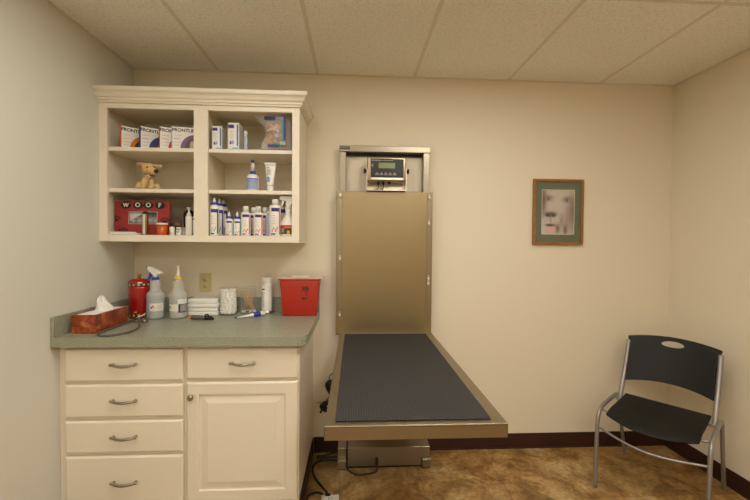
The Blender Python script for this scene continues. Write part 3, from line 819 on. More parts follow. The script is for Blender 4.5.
# white tall can
wcn = thing('spray_can', 'tall white cylinder can with grey printing behind the lying tube', 'can', (0.829, -0.073, Zc))
b = MB(); b.lathe([(0.030, 0), (0.032, 0.003), (0.032, 0.020)], STEEL2); b.build('base', wcn)
b = MB(); b.lathe([(0.0318, 0.0201), (0.0320, 0.022), (0.0320, 0.186)], WHITE); b.patch(0.0324, -50, -12, 0.147, 0.156, BLUE, n=5)
for i in range(15): b.patch(0.0324, -52, -10-random.random()*14, 0.045+i*0.0062, 0.0478+i*0.0062, GREYTXT if i % 3 else LILAC, n=5)
b.build('body', wcn)
b = MB(); b.lathe([(0.0322, 0.1861), (0.0330, 0.188), (0.0330, 0.220), (0.031, 0.224)], WHITE); b.build('cap', wcn)

# lying tube with a blue band
P0 = Vector((0.686, -0.236, Zc+0.0045)); P1 = Vector((0.832, -0.140, Zc+0.017))
lb = thing('lying_tube', 'slim white tube with blue band and dark tip, lying before the swab jar', 'tube', (0.686, -0.236, Zc))
dv = (P1-P0).normalized(); Lq = (P1-P0).length
q4 = dv.to_track_quat('Z', 'Y').to_matrix().to_4x4(); q4.translation = Vector((0, 0, 0.0045))
def LT(mb, nm): return mb.build(nm, lb, q4)
b = MB(); b.lathe([(0.0028, 0), (0.0036, 0.01), (0.0036, 0.012)], TXT, seg=14); LT(b, 'tip')
b = MB(); b.lathe([(0.0036, 0.012), (0.0065, 0.06), (0.0115, 0.105), (0.0115, 0.106)], WHITE, seg=16); LT(b, 'barrel')
b = MB(); b.lathe([(0.0120, 0.106), (0.0140, 0.110), (0.0140, 0.146), (0.0136, 0.147)], BLUE, seg=18); LT(b, 'blue_band')
b = MB(); b.lathe([(0.0128, 0.147), (0.0136, 0.150), (0.0136, 0.172), (0.010, 0.176)], WHITE, seg=16); LT(b, 'cap')

# sharps container
sc = thing('sharps_container', 'red plastic sharps disposal bin with a white lid at the end of the worktop', 'sharps container', (1.038, -0.098, Zc))
SR = mat('sharps_red', 'b02411', 0.4)
def frust(mb, x0, y0, x1, y1, z0, z1, m, bev=0.006):
    t = bmesh.new(); vs4 = [t.verts.new(p) for p in ((-x0, -y0, z0), (x0, -y0, z0), (x0, y0, z0), (-x0, y0, z0), (-x1, -y1, z1), (x1, -y1, z1), (x1, y1, z1), (-x1, y1, z1))]
    for q_ in ((3, 2, 1, 0), (4, 5, 6, 7), (0, 1, 5, 4), (1, 2, 6, 5), (2, 3, 7, 6), (3, 0, 4, 7)): t.faces.new([vs4[i] for i in q_])
    bmesh.ops.bevel(t, geom=t.edges[:], offset=bev, segments=3, affect='EDGES', profile=0.5)
    mb.merge(t, m, True)
b = MB(); frust(b, 0.099, 0.062, 0.1135, 0.070, 0, 0.213, SR); b.build('bin', sc)
b = MB(); b.box(-0.124, 0.124, -0.071, 0.071, 0.2132, 0.2225, mat('lid_red', 'b8402e', 0.4), 0.003, 2); b.box(-0.133, 0.133, -0.073, 0.073, 0.2225, 0.230, mat('pale_pink_plastic', 'dcbcae', 0.4), 0.0025, 2); b.box(-0.05, 0.05, -0.05, 0.05, 0.230, 0.235, WHITE, 0.002, 2); b.build('lid', sc)
b = MB()
random.seed(5)
def fy(z): return -0.062-0.008*z/0.213-0.0014
Mk = Matrix.Translation((0.028, 0, 0.014))
for r in range(3):
    z = 0.160-r*0.0085; x = -0.012+0.004*r
    while x < 0.024: w_ = random.uniform(0.005, 0.012); b.box(x, x+w_, fy(z), fy(z)+0.001, z-0.0036, z+0.0036, TXT, M=Mk); x += w_+0.002
for (x, z, w_, h_) in ((-0.012, 0.137, 0.006, 0.012), (0.012, 0.134, 0.010, 0.004), (0.013, 0.126, 0.010, 0.004), (0.014, 0.118, 0.008, 0.004), (-0.011, 0.112, 0.005, 0.003), (0.012, 0.109, 0.010, 0.003)):
    b.box(x-w_/2, x+w_/2, fy(z), fy(z)+0.001, z-h_/2, z+h_/2, TXT, M=Mk)
b.prism([(-0.014, 0.090), (-0.012, 0.098), (0.0, 0.096), (0.008, 0.094), (0.024, 0.098), (0.022, 0.093), (0.006, 0.088), (-0.004, 0.086)], fy(0.09), fy(0.09)+0.001, TXT, M=Mk)
b.build('print', sc)

# stethoscope-like looped tube
st = thing('stethoscope', 'grey looped stethoscope tubing with tangled metal ends, beside the tissue box', 'stethoscope', (0.20, -0.45, Zc))
TG = mat('grey_tubing', '55564f', 0.45)
loop = [(-0.045, 0.200, 0.006), (-0.040, 0.15, 0.0055), (-0.038, 0.08, 0.0052), (-0.036, 0.00, 0.0052), (-0.034, -0.08, 0.0052), (-0.028, -0.140, 0.0052), (-0.005, -0.176, 0.0052), (0.030, -0.184, 0.0052), (0.066, -0.165, 0.0052), (0.095, -0.110, 0.0052), (0.084, -0.02, 0.0052), (0.050, 0.05, 0.0055), (0.010, 0.12, 0.006)]
b = MB(); b.tube(spline([Vector(p)*1.0 for p in loop], 8), 0.0048, TG, 10); b.build('tubing', st)
b = MB(); PKM = mat('worn_metal', '8a7d72', 0.4, 0.7)
b.tube(spline([(-0.045, 0.196, 0.010), (-0.020, 0.175, 0.016), (0.010, 0.150, 0.014), (0.000, 0.115, 0.007), (-0.03, 0.13, 0.007)], 6), 0.004, PKM, 8)
b.tube(spline([(0.010, 0.12, 0.007), (-0.012, 0.15, 0.020), (-0.020, 0.185, 0.020), (0.005, 0.190, 0.012), (0.025, 0.165, 0.0065)], 6), 0.004, PKM, 8)
b.tube(spline([(-0.02, 0.15, 0.022), (0.000, 0.17, 0.028), (0.012, 0.185, 0.040)], 6), 0.003, STEEL2, 8)
b.build('headset', st)
b = MB(); b.lathe([(0.010, 0), (0.016, 0.002), (0.017, 0.008), (0.008, 0.014), (0.005, 0.02)], PKM, c=(0.035, 0.130, 0.0), seg=18); b.lathe([(0.006, 0.014), (0.010, 0.022), (0.009, 0.028)], mat('maroon_plastic', '5a2a28', 0.4), c=(0.022, 0.150, 0.004), seg=14); b.build('chestpiece', st)

# ------------------------------------------------------------------ things in the wall cabinet
# flat product cartons
def carton(name, label, x, y, z, w, h, d, rz, spine, arc, group, brand, face_fn=None):
    o_ = thing(name, label, 'box', (x, y, z), rz, group)
    b_ = MB(); b_.box(0, w, 0, d, 0, h, CARD, 0.0004, 1); b_.build('carton', o_)
    b_ = MB(); b_.box(-0.0006, 0.004, -0.0006, d+0.0004, 0.0008, h-0.0008, spine); b_.build('spine_print', o_)
    b_ = MB()
    cx, cz, R1 = w*0.90, 0.0, w*0.58
    pts_ = [(cx+R1*math.cos(a), max(0.001, cz+R1*math.sin(a))) for a in [PI*i/24 for i in range(25)] if cx+R1*math.cos(a) < w]
    pts_ = pts_+[(pts_[-1][0], 0.001), (min(w-0.0005, pts_[0][0]), 0.001)]
    b_.prism(pts_, -0.0006, 0.0, arc)
    R2 = w*0.47; cx2 = w*0.95
    pts_ = [(cx2+R2*math.cos(a), max(0.001, R2*math.sin(a))) for a in [PI*i/24 for i in range(25)] if cx2+R2*math.cos(a) < w]
    pts_ = pts_+[(pts_[-1][0], 0.001), (min(w-0.0005, pts_[0][0]), 0.001)]
    b_.prism(pts_, -0.0009, -0.0005, mat('print_dark_fur', '514740', 0.5))
    b_.prism([(w*0.66, 0.001), (w*0.67, 0.026), (w*0.72, 0.042), (w*0.80, 0.042), (w*0.84, 0.026), (w*0.85, 0.001)], -0.0012, -0.0008, mat('print_pale_fur', 'b9a690', 0.5))
    for i, wl in enumerate((0.26, 0.20, 0.28)): b_.box(w*0.09, w*(0.09+wl), -0.0006, 0, h*(0.60-0.16*i), h*(0.60-0.16*i)+0.002, GREYTXT if i != 1 else arc)
    b_.box(w*0.09, w*0.30, -0.0006, 0, h*0.14, h*0.14+0.002, GREYTXT); b_.build('front_print', o_)
    text_mesh('brand_print', brand, 0.024, TXT, o_, Matrix.Translation((w*0.5, -0.0006, h*0.845)) @ FRONT, sx=1.02, bold=0.0006)
    return o_
PURP2 = mat('print_violet', '7c4f86', 0.5)
FW_, FH_ = 0.135, 0.117
carton('product_carton', 'white flat product carton with an orange arc and orange spine, leftmost of the four', 0.098, -0.292, SH1+E0, FW_, FH_, 0.016, 0.78, mat('spine_orange', 'c9552c', 0.5), ORANGE, 'upright product cartons on the top left shelf', 'FRONTLINE')
carton('product_carton', 'white flat product carton with a blue arc and blue-violet spine', 0.199, -0.292, SH1+E0, FW_, FH_, 0.016, 0.74, mat('spine_blue', '3a3a86', 0.5), mat('arc_blue', '28408c', 0.5), 'upright product cartons on the top left shelf', 'FRONTLINE')
carton('product_carton', 'white flat product carton with a red arc and crimson spine', 0.300, -0.292, SH1+E0, FW_, FH_, 0.016, 0.50, mat('spine_red', 'a02c4c', 0.5), REDP, 'upright product cartons on the top left shelf', 'FRONTLINE')
carton('product_carton', 'white flat product carton with a purple arc and puppy, rightmost of the four', 0.368, -0.296, SH1+E0, FW_, FH_, 0.016, 0.20, mat('spine_violet', 'b9a9c0', 0.5), PURP2, 'upright product cartons on the top left shelf', 'FRONTLINE')

# plush dog
pd = thing('plush_dog', 'tan plush toy dog sitting on the middle left shelf', 'plush toy', (0.215, -0.225, SH2+E0))
def blob_mesh(name, els, parent, m, vox=0.0035, it=6):
    b_ = MB()
    for c_, r_, rot in els: b_.sphere(c_, r_, m, 16, Euler(rot).to_matrix() if rot else None)
    o_ = b_.build(name, parent)
    md = o_.modifiers.new('r', 'REMESH'); md.mode = 'VOXEL'; md.voxel_size = vox
    ms = o_.modifiers.new('s', 'SMOOTH'); ms.iterations = it; ms.factor = 0.5
    dg = bpy.context.evaluated_depsgraph_get(); me = bpy.data.meshes.new_from_object(o_.evaluated_get(dg))
    o_.modifiers.clear(); o_.data = me
    for p_ in me.polygons: p_.use_smooth = True
    if not me.materials: me.materials.append(m)
    return o_
FUR = mat('tan_plush', 'd8b578', 0.95, bump=0.8, bscale=420, var=0.12, vscale=40)
PINKE = mat('pink_felt', 'c99a80', 0.9)
body = blob_mesh('body', [
    ((-0.012, 0.010, 0.040), (0.034, 0.032, 0.040), None), ((-0.005, -0.008, 0.062), (0.026, 0.025, 0.032), None),
    ((-0.044, -0.008, 0.024), (0.023, 0.026, 0.025), None), ((0.030, 0.012, 0.022), (0.020, 0.026, 0.022), None),
    ((-0.016, -0.030, 0.030), (0.013, 0.014, 0.032), (0.15, 0, 0)), ((0.026, -0.030, 0.028), (0.013, 0.014, 0.030), (0.15, 0, 0)),
    ((-0.018, -0.042, 0.009), (0.015, 0.022, 0.0095), None), ((0.030, -0.042, 0.009), (0.015, 0.022, 0.0095), None),
    ((-0.044, -0.032, 0.010), (0.014, 0.022, 0.010), None),
    ((0.002, -0.016, 0.115), (0.038, 0.034, 0.036), None), ((0.028, -0.035, 0.104), (0.032, 0.024, 0.024), (0, 0.35, -0.5)), ((0.045, -0.045, 0.096), (0.022, 0.018, 0.016), (0, 0.3, -0.5)),
    ((0.006, -0.014, 0.082), (0.024, 0.024, 0.022), None)], pd, FUR)
for (c_, r_, rot) in (((-0.035, -0.024, 0.139), (0.025, 0.012, 0.013), (0.2, 0.25, -0.2)), ((0.052, -0.004, 0.134), (0.016, 0.008, 0.009), (0.1, -0.5, 0.3))):
    b = MB(); b.sphere(c_, r_, PINKE if c_[0] < 0 else FUR, 16, Euler(rot).to_matrix()); b.build('ear', pd)
b = MB(); b.tube([(0.012, 0.0, 0.138), (-0.022, -0.018, 0.140)], [0.010, 0.008], FUR, 10); b.tube([(0.020, 0.0, 0.134), (0.044, -0.004, 0.134)], [0.012, 0.007], FUR, 10); b.build('ear_base', pd)
b = MB(); b.sphere((0.0635, -0.0575, 0.098), (0.0125, 0.010, 0.0115), BLACK, 16); b.build('nose', pd)
for c_ in ((0.014, -0.052, 0.121), (0.046, -0.038, 0.124)):
    b = MB(); b.sphere(c_, 0.0048, BLACK, 12); b.build('eye', pd)
b = MB()
for c_ in ((0.0195, -0.0585, 0.0995), (0.034, -0.062, 0.094)): b.sphere(c_, 0.0016, mat('brown_thread', '5a3a22', 0.8), 8)
b.build('whisker_dots', pd)
b = MB(); b.sphere((0.052, -0.056, 0.081), (0.010, 0.006, 0.0045), mat('tongue_felt', 'cf8d85', 0.9), 12); b.build('tongue', pd)
b = MB(); b.tube([(0.006+0.027*math.cos(a), -0.016+0.026*math.sin(a), 0.083-0.006*math.cos(a)+0.002*math.sin(a)) for a in [2*PI*i/28 for i in range(28)]], 0.0028, mat('purple_collar', '6b2f4e', 0.7), 8, closed=True); b.build('collar', pd)
b = MB(); b.lathe([(0.0095, 0), (0.0095, 0.002)], WHITE, M=Matrix.Translation((0.016, -0.049, 0.070)) @ Matrix.Rotation(PI/2, 4, 'X'), seg=20); b.lathe([(0.006, 0.002), (0.006, 0.0025)], GREYTXT, M=Matrix.Translation((0.016, -0.049, 0.070)) @ Matrix.Rotation(PI/2, 4, 'X'), seg=16); b.build('tag', pd)

# red WOOF photo frame
wf = thing('photo_frame', 'red photo frame with letter discs spelling WOOF and black paw prints', 'photo frame', (0.180, -0.238, SH0+E0), 0)
tilt = Matrix.Rotation(-0.06, 4, 'X') @ Matrix.Rotation(math.radians(0.0), 4, 'Y')
REDF = mat('red_lacquer', '9c2f2c', 0.45)
w, h = 0.147, 0.190
def WF(mb, nm):
    return mb.build(nm, wf, tilt)
b = MB()
px0, px1, pz0, pz1 = -0.073, 0.082, 0.060, 0.130
for (x0, x1s, z0, z1) in ((-w, px0, 0, h), (px1, w, 0, h), (px0, px1, 0, pz0), (px0, px1, pz1, h)): b.box(x0, x1s, -0.006, 0.006, z0, z1, REDF)
b.box(-w, w, 0.006, 0.009, 0.001, h-0.001, REDF)
WF(b, 'frame')
def puppies(u, v):
    n = mnoise.noise(Vector((u*9, v*6, 1)))*0.5+mnoise.noise(Vector((u*20, v*12, 5)))*0.4
    g_ = 0.42+0.30*n
    if v > 0.55: g_ = 0.25+0.1*n
    for cu in (0.12, 0.33, 0.55, 0.72, 0.9):
        d = ((u-cu)/0.09)**2+((v-0.42)/0.38)**2
        g_ += 0.30*math.exp(-d*1.2)
        d2 = ((u-cu)/0.02)**2+((v-0.50)/0.06)**2
        g_ -= 0.35*math.exp(-d2)
    if v > 0.25+u*1.35: g_ = 0.80+0.06*n       # paler upper left of the picture
    return [min(1, max(0, g_*k_)) for k_ in (1.0, 0.98, 0.94)]
printed('photograph', px1-px0, pz1-pz0, 60, 30, puppies, wf, tilt @ Matrix.Translation(((px0+px1)/2, 0.004, (pz0+pz1)/2)))
b = MB()
for (x0, x1s, z0, z1) in ((px0, px1, pz1-0.003, pz1), (px0, px1, pz0, pz0+0.003), (px0, px0+0.003, pz0, pz1), (px1-0.003, px1, pz0, pz1)): b.box(x0, x1s, -0.0066, -0.0058, z0, z1, mat('silver_liner', 'b9b2aa', 0.4))
WF(b, 'liner')
for lx, letter, col_ in ((-0.088, 'w', 'd9d2c4'), (-0.024, 'O', 'e6dfcf'), (0.033, 'O', 'e6dfcf'), (0.095, 'F', 'e6dfcf')):
    b = MB(); lz = 0.166
    pts_ = [(lx+0.0265*math.cos(2*PI*i/28), lz+0.0205*math.sin(2*PI*i/28)) for i in range(28)]
    b.prism(pts_, -0.010, -0.006, BLACK); o = WF(b, 'letter_disc')
    text_mesh('letter', letter, 0.034 if letter != 'w' else 0.044, mat('letter_cream', 'd9d2c4', 0.5), o, Matrix.Translation((lx, -0.0103, lz+(0.003 if letter == 'w' else 0))) @ FRONT, bold=0.0012)
for cx, cz, k_ in ((-0.140, 0.088, 1), (-0.100, 0.020, 1), (0.122, 0.080, 1)):
    b = MB()
    for (dx, dz, rx, rz_) in ((0, -0.006, 0.014, 0.009), (-0.018, 0.006, 0.005, 0.007), (-0.006, 0.013, 0.005, 0.007), (0.008, 0.013, 0.005, 0.007), (0.019, 0.006, 0.005, 0.007)):
        pts_ = [(max(-w+0.0005, cx+dx+rx*math.cos(2*PI*i/18)), cz+dz+rz_*math.sin(2*PI*i/18)) for i in range(18)]
        b.prism(pts_, -0.0066, -0.0058, mat('paw_print', '2c2024', 0.6))
    WF(b, 'paw_print')

b = MB(); b.box(-0.077, 0.077, -0.024, 0.024, 0, 0.011, CARD, 0.002, 2); o = b.build('flat_carton'); o.location = (0.107, -0.277, SH0+E0)
tag(o, 'flat white carton lying in front of the red photo frame', 'box')
b = MB(); b.box(-0.06, 0.06, -0.021, 0.021, 0, 0.005, CARD, 0.001, 1); o = b.build('white_booklet'); o.location = (0.095, -0.275, SH0+E0+0.0114)
tag(o, 'thin white booklet lying on top of the flat white carton', 'booklet')

# metallic tube instrument
mt = thing('metal_vial', 'tall slim brass and silver vial standing in front of the red photo frame', 'vial', (0.219, -0.280, SH0+E0))
BR = mat('brass_brown', '8f7038', 0.35, 0.8)
b = MB(); b.lathe([(0.014, 0), (0.0145, 0.002), (0.0145, 0.108), (0.012, 0.116)], BR, seg=20); b.build('body', mt)
b = MB(); b.patch(0.0149, -38, 22, 0.004, 0.112, mat('silver_label', 'd8d2c6', 0.35, 0.3)); b.build('label', mt)
b = MB(); b.lathe([(0.012, 0.1162), (0.0125, 0.118), (0.0125, 0.124), (0.009, 0.127)], BLACK, seg=18); b.build('cap', mt)
# amber pill bottle
ab = thing('pill_bottle', 'amber pill bottle with a white cap on the bottom left shelf', 'pill bottle', (0.306, -0.275, SH0+E0))
b = MB(); b.lathe([(0.025, 0), (0.0262, 0.002), (0.0262, 0.056)], mat('amber_plastic', 'c4560c', 0.2), seg=24); b.build('bottle', ab)
b = MB(); b.lathe([(0.0285, 0.0562), (0.029, 0.058), (0.029, 0.064), (0.027, 0.066)], WHITE, seg=28); b.build('cap', ab)
# little bottles
def mini(name, label, x, y, r, h1, h2, bodym, capm, capr, lab=None, cat='bottle'):
    o_ = thing(name, label, cat, (x, y, SH0+E0)); b_ = MB()
    b_.lathe([(r*0.95, 0), (r, 0.002), (r, h1*0.85), (r*0.7, h1)], bodym, seg=20); b_.build('bottle', o_)
    b_ = MB(); b_.lathe([(capr, h1+0.0002), (capr, h2*0.97), (capr*0.8, h2)], capm, seg=18); b_.build('cap', o_)
    if lab:
        b_ = MB(); lab(b_, r); b_.build('label', o_)
    return o_
def lab1(b_, r): b_.patch(r+0.0004, -60, 10, 0.012, 0.020, YELLOW, n=4); b_.patch(r+0.0006, -60, -20, 0.020, 0.030, PINK, n=4); b_.patch(r+0.0005, -40, 50, 0.008, 0.011, GREYTXT, n=4)
mini('dropper_bottle', 'small white bottle with pink and yellow print and black dropper cap', 0.358, -0.272, 0.0135, 0.047, 0.068, CARD, BLACK, 0.008, lab1)
def lab2(b_, r): b_.patch(r+0.0004, -50, 50, 0.028, 0.033, TEAL, n=5); b_.patch(r+0.0004, -30, 30, 0.014, 0.024, GREYTXT, n=5)
mini('medicine_vial', 'small white medicine vial with a teal stripe in front of the brown card', 0.396, -0.275, 0.0150, 0.038, 0.044, CARD, WHITE, 0.0145, lab2)
mini('glass_vial', 'tiny clear glass vial between the medicine vial and white dropper bottle', 0.425, -0.278, 0.011, 0.026, 0.042, mat('glass_grey', 'bdb6a8', 0.15, alpha=0.7), mat('grey_rubber', 'b5ac9c', 0.5), 0.007)
bc = thing('picture_card', 'small dark brown picture card standing behind the medicine vial', 'card', (0.370, -0.240, SH0+E0))
b = MB(); b.box(-0.026, 0.026, -0.004, 0.004, 0, 0.090, mat('dark_brown_card', '4c3a24', 0.5), 0.001, 1); b.build('card', bc)
b = MB(); b.prism([(-0.017, 0.056), (-0.012, 0.068), (0.0, 0.074), (0.012, 0.068), (0.017, 0.056)], -0.0048, -0.004, mat('copper_print', '8a5a34', 0.5)); b.box(-0.021, 0.021, -0.0048, -0.004, 0.040, 0.050, TXT); b.build('print', bc)
wd = thing('nozzle_bottle', 'white squeeze bottle with a cone nozzle in front of the dark brown jar', 'bottle', (0.452, -0.280, SH0+E0))
b = MB(); b.lathe([(0.0165, 0), (0.0172, 0.002), (0.0172, 0.100), (0.014, 0.106), (0.009, 0.108)], WHITE, seg=24); b.build('bottle', wd)
b = MB(); b.lathe([(0.0125, 0.1085), (0.0125, 0.116), (0.006, 0.124), (0.0025, 0.146)], WHITE, seg=20); b.build('nozzle', wd)
dk = thing('brown_bottle', 'dark brown bottle with a pale cap behind the white nozzle bottle', 'bottle', (0.427, -0.222, SH0+E0))
b = MB(); b.lathe([(0.026, 0), (0.028, 0.003), (0.028, 0.118), (0.025, 0.134), (0.014, 0.142)], mat('dark_brown_glass', '1e140e', 0.2), seg=28); b.build('bottle', dk)
b = MB(); b.lathe([(0.013, 0.1422), (0.013, 0.156), (0.011, 0.158)], mat('pale_cap', 'cbbd9c', 0.5), seg=20); b.build('cap', dk)
# shared builder: bottles with purple header, coloured strip
def labelled(mb, r, z0, z1, head, strip, spot, sy=1.0, a0=-32, a1=56):
    hh = z1-z0
    mb.patch(r+0.0004, a0, a1, z1-0.16*hh, z1-0.03*hh, PURPLE if head else CARD, sy=sy)
    for i in range(4): mb.patch(r+0.0004, a0+6, a0+50-7*(i % 2), z0+hh*(0.42+0.09*i), z0+hh*(0.435+0.09*i), GREYTXT, sy=sy, n=5)
    mb.patch(r+0.0005, a1-6, a1+14, z0+0.04*hh, z1-0.03*hh, strip, sy=sy, n=4)
    mb.patch(r+0.0006, a0, a0+44, z0+0.02*hh, z0+0.07*hh, PURPLE, sy=sy, n=4)
    for (a, z, w_, q_) in ((-4, 0.20, 12, 0.08), (16, 0.12, 14, 0.10), (30, 0.22, 12, 0.08), (-18, 0.13, 10, 0.06)):
        mb.patch(r+0.0007, a-w_/2, a+w_/2, z0+hh*z, z0+hh*(z+q_), spot, sy=sy, n=3)
# a bottle half hidden at the divider
eb_ = thing('ear_cleaner_bottle', 'white bottle with blue cap partly hidden behind the middle post', 'bottle', (0.489, -0.276, SH0+E0))
b = MB(); b.lathe([(0.0165, 0), (0.017, 0.002), (0.017, 0.100), (0.013, 0.104)], WHITE, seg=22); labelled(b, 0.017, 0.004, 0.098, True, PURPLE, PINK, a0=-60, a1=20); b.build('bottle', eb_)
b = MB(); b.lathe([(0.013, 0.1042), (0.013, 0.118), (0.010, 0.121)], BLUE, seg=20); b.build('cap', eb_)

# right bay, top shelf
def small_box(label, x, y, w, h, d, rz):
    o_ = thing('medicine_box', label, 'box', (x, y, SH1+E0), rz, 'medicine boxes on the top right shelf'); b_ = MB()
    b_.box(0, w, 0, d, 0, h, CARD, 0.0006, 1); b_.build('carton', o_)
    b_ = MB(); b_.box(0.002, w*0.56, -0.0006, 0, h*0.80, h*0.93, PURPLE); b_.box(w*0.80, w*0.90, -0.0006, 0, h*0.16, h*0.94, PURPLE if w < 0.056 else BLUE); b_.box(w*0.90, w*0.95, -0.0006, 0, h*0.02, h*0.94, CYAN)
    for i in range(4): b_.box(w*0.12, w*(0.45+0.1*(i % 2)), -0.0006, 0, h*(0.46+0.075*i), h*(0.475+0.075*i), GREYTXT)
    b_.prism([(w*0.16, h*0.22), (w*0.20, h*0.38), (w*0.28, h*0.30), (w*0.34, h*0.20)], -0.0006, 0, PURPLE)
    b_.prism([(w*0.44+w*0.13*math.cos(2*PI*i/16), h*0.28+h*0.07*math.sin(2*PI*i/16)) for i in range(16)], -0.0006, 0, LILAC)
    b_.box(w*0.01, w*0.5, -0.0007, 0, 0.001, h*0.03, PURPLE); b_.box(w*0.4, w*0.95, -0.0007, 0, h*0.03, h*0.09, CYAN)
    for i in range(9): b_.box(w, w+0.0005, d*0.1, d*0.85, h*(0.12+0.09*i), h*(0.14+0.09*i), GREYTXT)
    b_.build('print', o_); return o_
small_box('white medicine box with purple header and blue stripe, nearer the middle post', 0.577, -0.282, 0.052, 0.128, 0.085, 0.03)
small_box('taller white medicine box with purple header, beside the thin capped tube', 0.662, -0.283, 0.060, 0.148, 0.080, 0.02)
tt = thing('thin_tube', 'thin pale blue capped tube right of the taller medicine box', 'tube', (0.753, -0.262, SH1+E0))
b = MB(); b.lathe([(0.009, 0), (0.0095, 0.002), (0.0095, 0.086)], mat('pale_blue_plastic', 'c6d0d8', 0.4), seg=18); b.patch(0.0098, -20, 20, 0.004, 0.08, mat('blue_grey_print', '9db0c4', 0.4), n=4); b.build('tube', tt)
b = MB(); b.lathe([(0.0098, 0.0862), (0.0098, 0.108), (0.008, 0.110)], WHITE, seg=18); b.build('cap', tt)
# treat bag
bg = thing('treat_bag', 'clear plastic bag of brown pet treats with purple and teal print, top right shelf', 'bag', (0.918, -0.248, SH1+E0))
def bag_side(sgn):
    def fn(u, t):
        xw = -0.086+0.170*u
        if u < 0.5:
            neck = math.exp(-((t-0.50)/0.20)**2)*0.030
            flare = 0.046*max(0, (t-0.72)/0.28)
            xw += (neck-flare)*(1-2*u)
        prof_ = (math.sin(PI*min(1, max(0, u))))**0.6*(math.sin(PI*min(1, max(0, 0.04+0.92*t))))**0.6
        y = sgn*0.030*prof_+sgn*0.003*mnoise.noise(Vector((u*6, t*6, 2+sgn)))*prof_
        return Vector((xw, y, 0.002+0.206*t))
    return fn
FILM = mat('clear_film', 'fbf9f4', 0.12, alpha=0.22, coat=0.6)
b = shell(20, 24, bag_side(-1), 0, FILM)
b2 = shell(20, 24, bag_side(1), 0, FILM)
me_t = bpy.data.meshes.new('t'); b2.bm.to_mesh(me_t); b.bm.from_mesh(me_t); b2.bm.free()
bmesh.ops.remove_doubles(b.bm, verts=b.bm.verts[:], dist=0.0004)
for f_ in b.bm.faces: f_.smooth = True
b.build('film', bg)
b = MB(); random.seed(9)
CH = mat('chew_brown', 'b87a26', 0.6, var=0.35, vscale=70)
for i in range(64):
    x = random.uniform(-0.046, 0.056); z = random.uniform(0.040, 0.150)
    Mx = Euler((random.uniform(-0.6, 0.6), random.uniform(-1.5, 1.5), random.uniform(-0.4, 0.4))).to_matrix().to_4x4()
    t = Matrix.Translation((x, random.uniform(-0.012, 0.010), z)) @ Mx
    b.box(-0.015, 0.015, -0.004, 0.004, -0.010, 0.010, CH, 0.003, 2, M=t)
o = b.build('treats', bg); tag(o, 'brown dog chews inside the bag')
b = MB()
def bagp(x0, x1s, z0, z1, m_, y=-0.0305): b.box(x0, x1s, y-0.0006, y, z0, z1, m_)
bagp(-0.060, -0.002, 0.170, 0.190, PURPLE, -0.026); bagp(0.045, 0.057, 0.062, 0.194, PURPLE, -0.026); bagp(0.037, 0.045, 0.068, 0.172, TEAL, -0.028)
bagp(-0.040, 0.020, 0.022, 0.036, PURPLE, -0.029); bagp(-0.010, 0.022, 0.036, 0.045, TEAL, -0.030); bagp(0.026, 0.055, 0.034, 0.052, mat('print_pale_teal', '8fc0a8', 0.5), -0.030)
bagp(-0.078, 0.076, 0.001, 0.009, PURPLE, -0.022); bagp(0.004, 0.040, 0.174, 0.190, LILAC, -0.026)
b.prism([(0.010+0.011*math.cos(2*PI*i/18), 0.083+0.011*math.sin(2*PI*i/18)) for i in range(18)], -0.0345, -0.0338, LILAC)
b.tube(spline([(-0.042, -0.034, 0.108), (-0.020, -0.035, 0.118), (0.004, -0.035, 0.116), (0.020, -0.034, 0.104)], 5), 0.0035, mat('print_white', 'e9e6df', 0.4), 6)
b.build('print', bg)

# right bay, middle shelf
pb = thing('pump_bottle', 'white bottle with blue collar and blue pump button on the middle right shelf', 'bottle', (0.788, -0.245, SH2+E0))
b = MB(); b.lathe([(0.029, 0), (0.0325, 0.003), (0.0325, 0.074), (0.028, 0.088), (0.018, 0.095)], WHITE, seg=28); b.build('bottle', pb)
b = MB(); b.patch(0.0330, -75, 75, 0.010, 0.066, LILAC, n=16); b.patch(0.0334, -75, 75, 0.066, 0.070, BLUE, n=16)
for i in range(6): b.patch(0.0334, -60, -8, 0.018+i*0.007, 0.020+i*0.007, PURPLE if i == 5 else GREYTXT, n=6); b.patch(0.0334, 8, 55, 0.018+i*0.007, 0.020+i*0.007, GREYTXT, n=6)
b.build('label', pb)
b = MB(); b.lathe([(0.0165, 0.0952), (0.017, 0.097), (0.016, 0.112)], BLUE, seg=20); b.build('collar', pb)
b = MB(); b.lathe([(0.0125, 0.1122), (0.0115, 0.150), (0.009, 0.160)], mat('clear_cap', 'dcd7c8', 0.15, alpha=0.75), seg=20); b.build('cap', pb)
b = MB(); b.sphere((-0.001, 0, 0.168), (0.0095, 0.0095, 0.0095), BLUE, 16); b.build('button', pb)
ct_ = thing('ointment_tube', 'white ointment tube with a blue drop print standing on its cap, middle right shelf', 'tube', (0.886, -0.248, SH2+E0))
b = MB(); b.lathe([(0.0165, 0), (0.017, 0.002), (0.0175, 0.030)], WHITE, seg=22, sy=0.85); b.build('cap', ct_)
v = []; f = []; NA = 24
for j in range(9):
    t = j/8; rx = 0.0175+0.0135*t; ry = 0.015*(1-t)+0.0012; z = 0.0302+0.128*t
    for i in range(NA): a = 2*PI*i/NA; v.append((rx*math.cos(a), ry*math.sin(a), z))
for j in range(8):
    for i in range(NA): f.append([j*NA+i, j*NA+(i+1) % NA, (j+1)*NA+(i+1) % NA, (j+1)*NA+i])
f.append([8*NA+i for i in range(NA)]); f.append(list(range(NA))[::-1])
b = MB(); b.add(v, f, WHITE, True); b.box(-0.0312, 0.0312, -0.0016, 0.0016, 0.155, 0.163, WHITE, 0.0005, 1); b.build('tube', ct_)
b = MB()
def ty(z): return -(0.015*(1-(z-0.0302)/0.128)+0.0012)-0.0008
b.box(-0.0305, 0.0305, -0.0028, -0.0022, 0.147, 0.151, LILAC)
